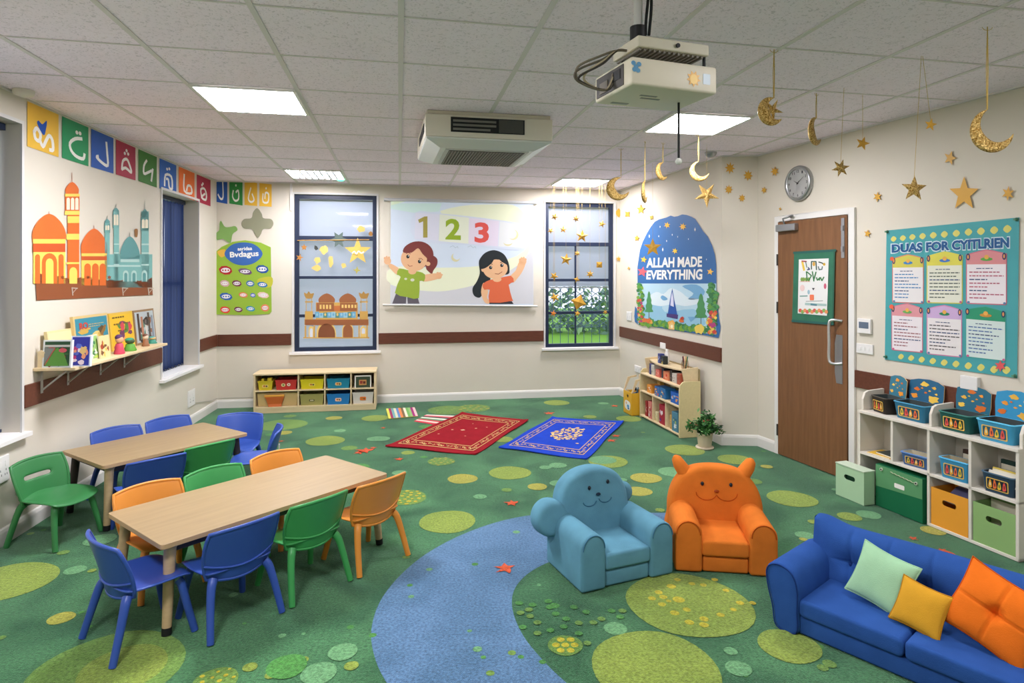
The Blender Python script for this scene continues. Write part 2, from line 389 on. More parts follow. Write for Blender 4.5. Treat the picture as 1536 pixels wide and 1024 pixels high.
for x, y, r in [(1016, 870, 5), (1007, 880, 7), (988, 889, 6), (978, 898, 6), (995, 896, 6), (1018, 900, 9), (993, 907, 6), (1003, 902, 4), (1012, 920, 7), (1030, 915, 6), (1110, 905, 6), (1129, 905, 5), (1038, 876, 5), (1055, 878, 5), (1089, 886, 5),
        (1056, 929, 7), (1034, 934, 7), (1056, 938, 7), (1081, 923, 6), (1100, 915, 5), (1072, 870, 5)]: spot(x, y, r, GOLDC, 3, n=14)
for x, y in [(655, 453), (710, 460), (775, 445), (695, 480), (660, 493), (780, 470), (700, 507), (730, 533), (805, 497), (848, 518), (670, 552), (783, 565), (730, 577), (838, 550), (900, 535), (960, 533), (993, 518), (1035, 485), (1070, 510), (900, 578), (935, 618), (1080, 485), (880, 470), (930, 490)]:
    spot(540+x*.3646, 740+y*.3646, 6, OLV if (x+y) % 2 else MIDG, 3, n=12)
for x, y, r in [(548, 676, 16), (539, 679, 10), (575, 642, 5), (422, 662, 5), (599, 689, 8), (824, 620, 10), (917, 661, 9), (924, 654, 8), (922, 609, 7), (768, 755, 13), (758, 853, 18), (1414, 826, 8), (1370, 808, 8), (560, 672, 6)]:
    c = fl(x, y); R = r*c.y/F; q = spl([(c.x+(R if i % 2 else R*.45)*(1+.25*math.sin(i*2.3+x))*math.cos(i*PI/5.5), c.y+(R if i % 2 else R*.45)*math.sin(i*PI/5.5)) for i in range(11)], True, 2)
    ff.add([Vector((a, b, .0048)) for a, b in q], [tuple(range(len(q)))], ORC)
struct(ff.build('floor'))

# ceiling tiles and their grid
m = MB(); m.prism(ROOM, lambda x, y: (x, y, CEIL), (0, 0, .05), mat((254, 241, 252), .9, 'tile')); struct(m.build('ceiling'))
GO = Vector((-.581, 3.307)); GU = Vector((-.178, 1)).normalized(); GV = Vector((1, .21)).normalized(); GA, GB = .609, .605
def cell(i, j): return GO+GV*GA*i+GU*GB*j
def clip(p, d):
    ts = []
    for i in range(len(ROOM)):
        a = Vector(ROOM[i]); e = Vector(ROOM[(i+1) % len(ROOM)])-a; den = d.x*e.y-d.y*e.x
        if abs(den) < 1e-9: continue
        w_ = a-p; t = (w_.x*e.y-w_.y*e.x)/den; q = (w_.x*d.y-w_.y*d.x)/den
        if 0 <= q <= 1: ts.append(t)
    ts.sort(); return [(ts[k], ts[k+1]) for k in range(0, len(ts)-1, 2)]
m = MB()
for rng, base, d, hw, zz in ((range(-9, 12), lambda k: cell(k, 0), GU, .013, CEIL-.004), (range(-9, 10), lambda k: cell(0, k), GV, .006, CEIL-.0035)):
    for k in rng:
        p = base(k); nrm = Vector((-d.y, d.x))*hw
        for t0, t1 in clip(p, d):
            a, b = p+d*(t0+.002), p+d*(t1-.002)
            q = [(a+nrm), (b+nrm), (b-nrm), (a-nrm)]
            m.prism([(v.x, v.y) for v in q], lambda x, y: (x, y, zz), (0, 0, CEIL-zz-.0005), GRIDW)
struct(m.build('trim_1'))
# wall angle round the ceiling edge
m = MB()
for wl in (WL, WB, W1, W2, W3): m.prism([(0, 0), (wl.len, 0), (wl.len, .02), (0, .02)], lambda u, d: wl.pt(u, CEIL-.012, d), (0, 0, .012), GRIDW)
struct(m.build('trim_2'))

# baseboards
SK = mat((222, 219, 212), .5)
def skirt(name, wl, u0, u1, e0=0, e1=0):
    m = MB(); prof = [(0, 0), (.016, 0), (.016, .075), (.011, .092), (.004, .10), (0, .10)]
    m.prism(prof, lambda d, z: wl.pt(u0-e0, z, d), tuple((wl.t*(u1-u0+e0+e1)).to_3d()), SK)
    return struct(m.build(name))
DL = W3.sz(1171, 400)[0]; DR = W3.sz(1275, 400)[0]
skirt('baseboard_left', WL, 0, WL.len); skirt('baseboard_back', WB, 0, WB.len); skirt('baseboard_recess', W1, 0, W1.len, 0, .016)
skirt('baseboard_return', W2, 0, W2.len, .0, 0); skirt('baseboard_right', W3, 0, DL-.06); skirt('baseboard_right_near', W3, DR+.07, W3.len)
# brown wall-protection band
def band(n_, wl, u0, u1, z0, z1):
    m = MB(); m.prism([(u0, z0), (u1, z0), (u1, z1), (u0, z1)], lambda u, z: wl.pt(u, z, 0), tuple((wl.n*.018).to_3d()), BROWN)
    return struct(m.build('trim_%d' % n_, bevel=.002))
band(3, WL, LW1[1]+.02, LW2[0]-.02, .765, .905); band(4, WL, LW2[1]+.02, WL.len-.018, .74, .875)
band(5, WB, .018, WB.sz(437, 400)[0], .735, .873); band(6, WB, WB.sz(568, 400)[0], WB.sz(815, 400)[0], .728, .862)
band(7, W1, .02, W1.len, .77, .905); band(8, W3, W3.sz(1283, 400)[0], W3.len-.1, .735, .865)

# windows
def frame_bars(m, wl, u0, u1, z0, z1, d0, d1, mt):
    m.prism([(u0, z0), (u1, z0), (u1, z1), (u0, z1)], lambda u, z: wl.pt(u, z, d0), tuple((wl.n*(d1-d0)).to_3d()), mt)
def window(nm, wl, op, hz, vz=(), fw=.05, dd=-.085, sill=.06, lab=None, td=TH):
    u0, u1, z0, z1 = op
    r = thing(nm, lab, None, wl.pt((u0+u1)/2, z0), wl.ang(), kind='structure'); inv = (Matrix.Translation(r.location) @ Matrix.Rotation(wl.ang(), 4, 'Z')).inverted()
    def fin(m, name, **k):
        m.v = [inv @ v for v in m.v]; return m.build(name, r, **k)
    m = MB(); F_ = lambda a, b, c, d, e=dd, f=dd+.05: frame_bars(m, wl, a, b, c, d, e, f, NAVY)
    F_(u0, u0+fw, z0, z1); F_(u1-fw, u1, z0, z1); F_(u0+fw, u1-fw, z0, z0+fw); F_(u0+fw, u1-fw, z1-fw, z1)
    for z, h in hz: F_(u0+fw, u1-fw, z-h/2, z+h/2, dd+.004, dd+.046)
    for u, w_, za, zb in vz: F_(u-w_/2, u+w_/2, za, zb, dd+.01, dd+.03)
    fin(m, 'window_frame', bevel=.002)
    m = MB(); frame_bars(m, wl, u0+fw*.5, u1-fw*.5, z0+fw*.5, z1-fw*.5, dd+.018, dd+.022, mat((246, 248, 250), .05, 'glass', g=.008)); fin(m, 'glass')
    m = MB(); frame_bars(m, wl, u0-.05, u1+.05, z0-.028, z0+.0, -.002, .045, WHITE); frame_bars(m, wl, u0, u1, z0, z0+.004, -td, 0, WHITE); fin(m, 'window_sill', bevel=.004)
    m = MB(); t = .02     # white lining of the reveal
    for a, b, c, d in ((u0-.022, u0, z0, z1+.022), (u1, u1+.022, z0, z1+.022), (u0, u1, z1, z1+.022)): frame_bars(m, wl, a, b, c, d, 0.0005, .012, mat((214, 212, 208), .5))
    fin(m, 'window_lining')
    return r
zof = lambda wl, x, y: wl.sz(x, y)[1]
window('window_1', WB, BW1, [(zof(WB, 503, 357), .055), (zof(WB, 503, 416), .035), (zof(WB, 503, 473.5), .035)])
um = WB.sz(865, 400)[0]
window('window_2', WB, BW2, [(zof(WB, 868, 366), .05), (zof(WB, 868, 420), .035), (zof(WB, 868, 469), .035)], [(um, .022, BW2[2]+.05, zof(WB, 868, 366))])
window('window_3', WL, LW2, [((LW2[2]+LW2[3])/2, .04)], dd=-.25, td=.26); window('window_4', WL, LW1, [((LW1[2]+LW1[3])/2, .04)], dd=-.25, td=.26)

# blinds: venetian on the back windows, navy vertical ones on the left
def venetian(wl, op, zb, label):
    u0, u1, z0, z1 = op; u0 += .012; u1 -= .012
    r = thing('venetian_blind', label, 'blind', wl.pt((u0+u1)/2, zb, -.13), wl.ang()); hw = (u1-u0)/2; H_ = z1-.055-zb
    m = MB(); T = mat((228, 228, 238), .6, 'trans', t=.5); n_ = int(H_/.0235)
    for k in range(n_):
        z = .02+k*(H_-.03)/n_; m.add([(-hw, .009, z), (hw, .009, z), (hw, -.009, z+.030), (-hw, -.009, z+.030)], [(0, 1, 2, 3)], T)
    m.build('slats', r)
    m = MB(); m.box(-hw, hw, -.012, .012, H_-.012, H_+.008, WHITE); m.build('head_rail', r)
    m = MB(); m.box(-hw, hw, -.010, .010, 0, .014, WHITE); m.build('bottom_rail', r)
venetian(WB, BW1, BW1[2]+.006, 'white closed venetian blind filling the window that carries the mosque cut-out')
venetian(WB, BW2, zof(WB, 868, 432), 'white venetian blind drawn part way down, above the view of the lawn')
def vertical(wl, op, label, dd=-.205):
    u0, u1, z0, z1 = op; r = thing('vertical_blind', label, 'blind', wl.pt(u0, z0, dd+.06), wl.ang()); W_ = u1-u0; H_ = z1-z0
    m = MB(); m.box(.01, W_-.01, -.02, .02, H_-.045, H_-.005, NAVY); m.build('head_rail', r)
    n_ = int(W_/.085); T = mat((30, 48, 92), .7, 'trans', t=.15); sl = MB(); wt = MB()
    for k in range(n_):
        x = .05+k*(W_-.1)/(n_-1); a = -.80-.10*math.sin(k*2.3); c, s_ = math.cos(a)*.042, math.sin(a)*.042
        for q in range(6):     # slats bow a little along their drop
            z0_ = .03+(H_-.08)*q/6; z1_ = .03+(H_-.08)*(q+1)/6; b0 = .006*math.sin(k*1.7+q*1.1); b1 = .006*math.sin(k*1.7+(q+1)*1.1)
            sl.add([(x-c+b0, s_, z0_), (x+c+b0, -s_, z0_), (x+c+b1, -s_, z1_), (x-c+b1, s_, z1_)], [(0, 1, 2, 3)], T)
        wt.box(x-c, x+c, -.003, .003, .012, .03, NAVY)
    sl.build('slats', r); wt.build('chain', r)
vertical(WL, LW2, 'navy vertical blind in the left-wall window beyond the book shelf')
vertical(WL, LW1, 'navy vertical blind in the window at the left edge of the photo', -.155)

# outside the back windows
g = MB(); g.box(-14, 16, 8.9, 30, -.25, -.05, mat((112, 160, 52), .9, 'paper')); lw = g.build('lawn'); lw['kind'] = 'structure'
m = MB(); rn = random.Random(5); HG = [mat((120, 156, 118), .8), mat((150, 180, 130), .8), mat((126, 150, 140), .8)]
for k in range(2600):
    c = Vector((rn.uniform(-4, 8), rn.uniform(17, 18.2), rn.uniform(-.05, 1.15+.3*math.sin(k)))); a = Vector((rn.gauss(0, 1), rn.gauss(0, 1), rn.gauss(0, 1))).normalized()*.13; b = a.cross(Vector((rn.random(), rn.random(), rn.random()))).normalized()*.07
    m.add([c-a, c+b, c+a, c-b], [(0, 1, 2, 3)], HG[k % 3])
tag(m.build('hedge'), 'leafy green hedge beyond the lawn outside the right-hand back window', 'hedge', kind='stuff')
# ornamental window grille outside window 2
r = thing('window_grille', 'grey metal grille of wavy bars and diamonds over the lawn window', 'grille', WB.pt((BW2[0]+BW2[1])/2, BW2[2], -.19), WB.ang()); hw = (BW2[1]-BW2[0])/2-.03; IR = mat((96, 122, 140), .5)
m = MB(); Hh = zof(WB, 868, 366)-BW2[2]; n_ = 8
for k in range(n_+1): x = -hw+2*hw*k/n_; m.tube([(x, 0, .02), (x, 0, Hh)], .0042, IR, 5)
m.build('upright_bars', r)
m = MB(); hz_ = zof(WB, 868, 430)-BW2[2]
for k in range(n_):
    x = -hw+2*hw*(k+.5)/n_; a = hw/n_
    for sg in (-1, 1): m.tube([(x+sg*a*math.cos(PI*i/4), 0, .25+(hz_-.2)*i/24) for i in range(25)], .005, IR, 4)
m.build('wavy_bars', r)
for z in (.02, .25, hz_+.04):
    m = MB(); m.tube([(-hw, 0, z), (hw, 0, z)], .005, IR, 6); m.build('rail', r)

# door
r = thing('door_1', None, None, W3.pt(DL, 0), W3.ang(), kind='structure'); DW = DR-DL; DH = 2.05
DWOOD = mat((122, 84, 54), .45, 'wood', sc=5, amt=.14, st=(9, 9, .7))
def loc3(x0, x1, d0, d1, z0, z1, m, mt): m.box(x0, x1, -d1, -d0, z0, z1, mt)       # d = distance out from the wall
m = MB(); loc3(0, DW, .004, .030, .008, DH, m, DWOOD); m.build('door_leaf', r, bevel=.002)
m = MB(); FRM = mat((226, 224, 218), .45)
loc3(-.055, -.006, 0, .022, 0, DH+.055, m, FRM); loc3(DW+.006, DW+.06, 0, .022, 0, DH+.055, m, FRM); loc3(-.006, DW+.006, 0, .022, DH+.006, DH+.055, m, FRM); m.build('door_frame', r, bevel=.003)
for z in (1.72, 1.30, .22):
    m = MB(); m.tube([(-.003, -.034, z-.05), (-.003, -.034, z+.05)], .008, mat((70, 66, 62), .4), 8); m.build('hinge', r)
m = MB(); loc3(.02, .25, .030, .075, DH-.085, DH-.025, m, STEEL); m.build('door_closer', r, bevel=.006)
m = MB(); m.tube([(.12, -.06, DH-.03), (.13, -.09, DH+.02), (.20, -.05, DH+.045), (.13, -.012, DH+.03)], .008, STEEL, 8); m.build('closer_arm', r)
m = MB(); loc3(DW-.05, DW-.02, .030, .036, DH-.33, DH-.02, m, STEEL); loc3(DW-.045, DW-.025, .036, .045, DH-.28, DH-.24, m, STEEL); loc3(DW-.045, DW-.025, .036, .045, DH-.12, DH-.08, m, STEEL); m.build('top_bolt', r)
m = MB(); m.prism([(DW-.10, .74), (DW-.04, .74), (DW-.04, 1.12), (DW-.10, 1.12), (DW-.115, 1.05), (DW-.115, .82)], lambda x, z: (x, -.030, z), (0, -.004, 0), STEEL); m.build('push_plate', r)
m = MB(); hx = DW-.12
m.tube(spl([(hx+.075, -.03, 1.23), (hx+.02, -.075, 1.235), (hx, -.085, 1.20), (hx, -.085, 1.05), (hx, -.085, .93), (hx+.02, -.075, .895), (hx+.075, -.03, .90)], False, 5), .011, mat((215, 217, 218), .3, 'metal'), 10); m.build('door_handle', r)

# ceiling light panels
def panel(i, j, label, dim=1.0, group='square ceiling light panels'):
    a = [cell(i, j), cell(i+1, j), cell(i+1, j+1), cell(i, j+1)]; c = (a[0]+a[2])/2
    r = thing('ceiling_light', label, 'light', (c.x, c.y, CEIL-.02), 0, group)
    def ring(f0, f1, z0, z1, m, mt):
        for k in range(4):
            p, q = a[k]-c, a[(k+1) % 4]-c; m.prism([tuple(p*f0), tuple(q*f0), tuple(q*f1), tuple(p*f1)], lambda x, y: (x, y, z0), (0, 0, z1-z0), mt)
    m = MB(); ring(.97, .91, .004, .018, m, mat((235, 234, 228), .4)); m.build('frame', r)
    m = MB(); m.prism([tuple((p-c)*.91) for p in a], lambda x, y: (x, y, .010), (0, 0, .003), mat((250, 247, 255), .5, 'emit', e=PANEL*dim)); m.build('diffuser', r)
    return r, [p-c for p in a]
panel(-2, 1, 'bright square ceiling light near the left, in front of the arabic letter cards')
panel(3, 1, 'bright square ceiling light just beyond the projector', .5)
panel(3, 6, 'small-looking far ceiling light above the right-hand back window', .58)
r, a = panel(-2, 6, 'dimmer louvred ceiling light by the back wall with a green indicator', .75)
m = MB()
for k in range(1, 8):
    p, q = a[0].lerp(a[1], k/8)*.9, a[3].lerp(a[2], k/8)*.9; d = Vector((.012, 0)); m.prism([tuple(p-d), tuple(p+d), tuple(q+d), tuple(q-d)], lambda x, y: (x, y, .002), (0, 0, .006), mat((190, 190, 190), .3))
m.build('louvre', r)
m = MB(); q = a[2]*.8; m.ball((q.x, q.y, -.008), (.04, .035, .012), mat((60, 220, 150), .4, 'emit', e=1.2)); m.build('indicator', r)
for i, q in ((-2, .85), (3, .42)): panel(i, -4, 'square ceiling light over the near part of the room, behind the camera', q)
# ================================================================ furniture
BLUE = mat((48, 78, 158), .38, 'plastic'); GRN = mat((60, 148, 78), .38, 'plastic'); ORG = mat((218, 140, 54), .38, 'plastic'); DGRN = mat((52, 120, 66), .38, 'plastic')
LAM = mat((156, 134, 99), .4, 'wood', sc=3, amt=.07, st=(1.2, 14, 14)); TLEG = mat((184, 158, 120), .5, 'wood', sc=5, amt=.06); DLEG = mat((52, 46, 40), .5)
BIRCH = mat((222, 200, 158), .5, 'wood', sc=4, amt=.05, st=(1.5, 10, 10)); BLACKR = mat((24, 24, 26), .6)
def sq(u, v, k=.55): return u*math.sqrt(1-k*v*v/2), v*math.sqrt(1-k*u*u/2)
def make_chair(c, slot=False):
    """faces -y, origin on the floor between the four feet"""
    r = thing('kids_chair', '', 'chair')
    def seat(u, v):
        x, y = sq(u, v, .5); z = .262-.012*(1-x*x)*(1-y*y)+.010*abs(x)**3
        if y < -.5: z -= .03*((-y-.5)/.5)**2
        if y > .6: z += .02*((y-.6)/.4)**2
        return Vector((x*.172, y*.158-.005, z))
    m = MB(); m.grid(seat, 10, 10, c); m.build('seat', r, solid=.013, sub=1, weld=True, sm=True)
    def back(u, v, off=0.0, w_=1.0):
        x, t = sq(u, v, .32); t = (t+1)/2
        ww = (.158+.022*t)*w_; X = x*ww
        Y = .135+.055*t+.012*t*t-.055*x*x*(1-.25*t)+off
        Z = .222+.012*(x*x)+.252*t-.012*x*x*t
        return Vector((X, Y, Z))
    m = MB(); sk = (lambda i, j: 3 <= i <= 8 and j == 6) if slot else None
    m.grid(back, 12, 12 if not slot else 11, c, skip=sk); m.build('backrest', r, solid=.012, sub=1, weld=True, sm=True)
    # raised rim that frames the back panel, and the lower lip seen from behind
    m = MB(); rim = []
    for k in range(48):
        a = 2*PI*k/48; p = max(abs(math.cos(a)), abs(math.sin(a))); rim.append(back(math.cos(a)/p*.99, math.sin(a)/p*.99))
    rim += rim[:1]; m.tube(rim, .0085, c, 8)
    m.tube([back(u/8, -.52+.12*(u/8)**2, .008) for u in range(-8, 9)], .0055, c, 6); m.build('rim', r)
    for sx in (-1, 1):
        m = MB(); p = spl([(sx*.122, .112, .240), (sx*.134, .124, .222), (sx*.144, .136, .185), (sx*.156, .156, .11), (sx*.170, .186, 0)], False, 4)
        m.tube(p, [.021-.006*i/(len(p)-1) for i in range(len(p))], c, 12); m.build('leg', r)
        m = MB(); p = spl([(sx*.112, -.098, .236), (sx*.122, -.106, .218), (sx*.130, -.113, .18), (sx*.142, -.128, .10), (sx*.156, -.150, 0)], False, 4)
        m.tube(p, [.020-.005*i/(len(p)-1) for i in range(len(p))], c, 12); m.build('leg', r)
    return r
protos = {'b': make_chair(BLUE), 'g': make_chair(GRN), 'o': make_chair(ORG), 's': make_chair(DGRN, True)}
used = set()
def face(fx, fy): return math.atan2(fx, -fy)
def chair(k, rear, f, label, group):
    o = protos[k] if k not in used else copy_tree(protos[k]); used.add(k)
    f = Vector(f).normalized(); p = Vector(rear)+f*.16
    o.location = (p.x, p.y, 0.004); o.rotation_euler = (0, 0, face(*f)); o['label'] = label; o['group'] = group; return o
def table(A, u, Lh, W_, label, legmats):
    """A = near-left top corner; u = unit vector of the long side; width runs to the right of u"""
    u = Vector(u).normalized(); v = Vector((u.y, -u.x))
    r = thing('kids_table', label, 'table', (A[0], A[1], 0.004), math.atan2(u.y, u.x), 'low wood-topped tables'); T = .414
    m = MB(); m.prism(rrect(0, -W_, Lh, 0, .018, 4), lambda x, y: (x, y, T-.022), (0, 0, .022), LAM, mat((176, 146, 108), .5)); m.build('tabletop', r, bevel=.0015)
    m = MB()
    for a, b, c_, d in ((.06, Lh-.06, -.075, -.055), (.06, Lh-.06, -W_+.055, -W_+.075), (.055, .075, -W_+.06, -.06), (Lh-.075, Lh-.055, -W_+.06, -.06)): m.box(a, b, c_, d, T-.065, T-.022, DLEG)
    m.build('apron', r)
    for k, (x, y) in enumerate(((.05, -W_+.05), (.05, -.05), (Lh-.05, -W_+.05), (Lh-.05, -.05))):
        sx = -1 if x < .2 else 1; sy = 1 if y > -.2 else -1
        m = MB(); mt = legmats[k]; m.tube([(x-sx*.02, y-sy*.02, T-.024), (x-sx*.012, y-sy*.012, T-.05), (x+sx*.012, y+sy*.012, .03)], [.034, .026, .020], mt, 14); lg = m.build('leg', r)
        m = MB(); m.tube([(x+sx*.0125, y+sy*.0125, .032), (x+sx*.0145, y+sy*.0145, 0)], [.0212, .0205], BLACKR, 14); m.build('foot', lg)
U1 = Vector((.622, .783)).normalized(); N1 = Vector((-U1.y, U1.x)); U2 = Vector((.565, .825)).normalized(); N2 = Vector((-U2.y, U2.x))
table((-2.00, 3.13), U1, 1.27, .61, 'low pale wood table in front, with tapered wooden legs and the blue end chair', [TLEG]*4)
table((-3.005, 4.225), U2, .98, .60, 'low pale wood table beside the left wall with dark metal legs', [TLEG, DLEG, DLEG, DLEG])
g1, g2 = 'chairs around the front table', 'chairs around the table by the left wall'
chair('b', (-1.735, 2.69), U1, 'blue plastic chair at the near end of the front table, its back to the camera', g1)
chair('b', (-1.21, 2.87), N1, 'blue plastic chair on the camera side of the front table, beside the green one', g1)
chair('g', (-.967, 3.18), N1, 'green plastic chair between a blue and an orange chair at the front table', g1)
chair('o', (-.715, 3.475), N1, 'orange plastic chair at the right-hand corner of the front table', g1)
chair('o', (-1.930, 3.360), -N1, 'orange plastic chair across the front table, nearest the left corner', g1)
chair('g', (-1.712, 3.640), -N1, 'green plastic chair across the front table between two orange ones', g1)
chair('o', (-1.475, 3.955), -N1, 'orange plastic chair across the front table, at its far end', g1)
chair('s', (-2.885, 3.85), (.97, -.22), 'green plastic chair with a slot in its back, standing against the left wall', g2)
chair('b', (-2.875, 4.60), -N2, 'blue plastic chair squeezed between the left wall and table, nearer of two', g2)
chair('b', (-2.675, 4.925), -N2, 'blue plastic chair between the left wall and table, farther of two', g2)
chair('b', (-2.17, 3.87), (-.74, .67), 'blue plastic chair with its back behind the orange chair, left of two green-backed neighbours', g2)
chair('g', (-2.00, 4.20), (-.80, .60), 'green plastic chair on the near side of the wall table', g2)
chair('b', (-2.17, 5.06), (.22, -1), 'blue plastic chair at the far end of the wall table', g2)
side_chair = chair('b', (-1.72, 4.62), (-.93, -.30), 'blue plastic chair seen side on, right of the wall table, sticker on its back', g2)
m = MB(); m.box(.02, .055, .178, .186, .33, .36, mat((226, 214, 212), .5)); m.build('sticker', side_chair)

# ---- soft armchairs (face -y, origin on the floor, front middle)
def fab(rgb): return mat(rgb, .9, 'fabric')
def arch(x0, x1, h, n=10, flare=0.0):
    r = (x1-x0)/2; return [(x0, 0), (x1, 0)]+[((x0+x1)/2+flare+r*1.0*math.cos(PI*i/n), h-r+r*math.sin(PI*i/n)) for i in range(n+1)]
def soft_chair(label, loc, rz, c, dark, W_, D_, armh, seath, back, bt, name, lean=.05, eyes=(), nose=None, smiles=(), seam=None):
    r = thing(name, label, 'armchair', loc, rz, 'plush animal armchairs'); aw = .145
    f = lambda y: (lambda x, z: (x, y, z))
    m = MB(); m.box(-W_/2+aw, W_/2-aw, .012, D_-.02, .0, .082, c); m.build('base', r, bevel=.014, seg=4)
    m = MB(); m.grid(lambda u, v: Vector(((W_/2-aw+.004)*sq(u, v, .10)[0], .005+(D_-.12)*(v+1)/2, seath+.018*(1-u**4)*(1-v**4))), 14, 14, c)
    m.grid(lambda u, v: Vector(((W_/2-aw+.004)*sq(u, v, .10)[0], .005+(D_-.12)*(v+1)/2, .085-.0*(1-u**4))), 14, 14, c)
    hw = W_/2-aw+.004; m = MB(); n = 16
    pr = rrect(-hw, .086, hw, seath+.006, .020, 4); m.prism(pr, f(0), (0, D_-.13, 0), c)
    m.build('seat_cushion', r, bevel=.016, seg=4)
    for sx in (-1, 1):
        a, b = (-W_/2, -W_/2+aw) if sx < 0 else (W_/2-aw, W_/2)
        m = MB(); m.prism(arch(a, b, armh, 12), f(-.005), (0, D_-.04, 0), c); am = m.build('arm', r, bevel=.018, seg=4)
        m = MB(); ou = [(x*.86+(a+b)/2*.14, z*.955+.008) for x, z in arch(a, b, armh, 14)][2:]; m.tube([(x, -.0065, z) for x, z in ou], .003, dark, 6); m.build('piping', am)
    m = MB(); pts = spl(back, True, 6); bk = Matrix.Translation((0, D_-.17, 0)) @ Matrix.Rotation(-lean, 4, 'X')
    m.prism(pts, f(0), (0, bt, 0), c, M=bk); bo = m.build('backrest', r, bevel=.034, seg=5)
    yy = -.004
    for x, z in eyes: m = MB(); m.ball((x, yy, z), (.010, .006, .012), mat((24, 34, 44), .3), 10, M=bk); m.build('eye', bo)
    if nose: m = MB(); m.ball((nose[0], yy, nose[1]), (.015, .007, .009), nose[2], 10, M=bk); m.build('nose', bo)
    if smiles:
        m = MB()
        for cx, cz, rx, rz_, a0, a1 in smiles: m.tube([(cx+rx*math.cos(a0+(a1-a0)*i/12), yy+.002, cz+rz_*math.sin(a0+(a1-a0)*i/12)) for i in range(13)], .0026, dark, 6, M=bk)
        m.build('smile', bo)
    return r, bk, bo
CY = fab((94, 144, 164)); CYD = fab((66, 112, 138))
a = Vector((.340, 3.150)); b = Vector((.862, 3.372)); mid = (a+b)/2; d_ = b-a
cloud = [(-.225, .08), (-.232, .22), (-.235, .33), (-.215, .41), (-.165, .468), (-.09, .502), (0, .512), (.085, .496), (.15, .455), (.19, .39), (.205, .32), (.21, .20), (.21, .08), (0, .07)]
r, bk, bo = soft_chair('light blue plush armchair shaped like a cloud with a smiling face', (mid.x, mid.y, .004), math.atan2(d_.y, d_.x), CY, CYD, .56, .44, .285, .165, cloud, .13, 'cloud_armchair', .10,
    eyes=((-.055, .405), (.065, .425)), nose=(.0, .365, mat((20, 40, 60), .4)), smiles=((-.055, .335, .042, .028, PI*1.05, PI*1.95), (.045, .345, .042, .03, PI*1.05, PI*1.9)))
for px_, pz_, rx_, rz_, y_ in ((-.285, .27, .098, .098, -.01), (.205, .335, .062, .060, .04)):
    m = MB(); m.prism(ell(px_, pz_, rx_, rz_, 30), lambda x, z: (x, y_, z), (0, .12, 0), CY, M=bk); m.build('side_lobe', bo, bevel=.034, seg=5)
m = MB(); m.box(-.27, -.20, .01, .12, .03, .20, CY, M=bk); m.build('side_filler', bo, bevel=.02, seg=3)
OR = fab((212, 116, 42)); ORD = fab((180, 80, 24))
a = Vector((.872, 3.400)); b = Vector((1.398, 3.322)); mid = (a+b)/2; d_ = b-a
bear = [(-.262, .08), (-.268, .20), (-.262, .28), (-.235, .36), (-.18, .43), (-.10, .465), (0, .475), (.10, .465), (.18, .43), (.235, .36), (.262, .28), (.268, .20), (.262, .08), (0, .07)]
r, bk, bo = soft_chair('orange plush armchair with two upright ears and an animal face', (mid.x, mid.y, .004), math.atan2(d_.y, d_.x), OR, ORD, .53, .46, .275, .165, bear, .14, 'bear_armchair', .08,
    eyes=((-.075, .375), (.085, .375)), nose=(.005, .335, mat((150, 62, 10), .5)), smiles=((-.052, .325, .058, .042, PI*1.0, PI*1.9), (.062, .325, .058, .042, PI*1.1, PI*2.0)))
for sx in (-1, 1):
    m = MB(); m.grid(lambda u, v: Vector((0, 0, 0)), 1, 1, OR) if False else None
    p = [(sx*.145, .07, .39), (sx*.172, .07, .43), (sx*.198, .07, .468), (sx*.214, .07, .500), (sx*.220, .07, .515)]
    m.tube(p, [.060, .062, .056, .042, .016], OR, 16, M=bk, flat=.66); m.build('ear', bo)

# ---- blue sofa
SB = fab((44, 82, 150)); SBD = fab((28, 54, 112))
o_ = Vector((1.187, 2.884)); dr = Vector((.654, -.756)).normalized(); r = thing('kids_sofa', 'blue button-back toddler sofa with three cushions, bottom right', 'sofa', (o_.x, o_.y, .004), math.atan2(dr.y, dr.x))
SW, SD = 1.06, .46; f = lambda y: (lambda x, z: (x, y, z))
m = MB(); m.box(.10, SW-.10, .015, SD-.03, 0, .078, SB); m.build('base', r, bevel=.012, seg=4)
for x0, x1 in ((.115, SW/2-.002), (SW/2+.002, SW-.115)):
    m = MB(); m.prism(rrect(x0, .080, x1, .158, .022, 4), f(.002), (0, SD-.14, 0), SB); m.build('seat_cushion', r, bevel=.016, seg=4)
for sx in (0, 1):
    pr = [(.02, 0), (.112, 0), (.118, .10), (.118, .20), (.095, .262), (.045, .288), (-.005, .280), (-.03, .245), (-.022, .17), (0, .09)]
    pr = spl(pr, True, 4)
    if sx: pr = [(SW-x, z) for x, z in pr]
    m = MB(); m.prism(pr, f(-.004), (0, SD-.05, 0), SB); am = m.build('arm', r, bevel=.014, seg=4)
    m = MB(); m.tube([(x*.94+(.05 if not sx else SW-.05)*.06, -.007, z*.96+.006) for x, z in pr]+[(pr[0][0]*.94+(.05 if not sx else SW-.05)*.06, -.007, pr[0][1]*.96+.006)], .003, SBD, 6); m.build('piping', am)
btn = [(.20, .235), (.53, .235), (.86, .235)]
def top(x): return .372+.026*math.exp(-((x-.05)/.08)**2)+.026*math.exp(-((x-(SW-.05))/.08)**2)+.006*math.sin(PI*x/SW)
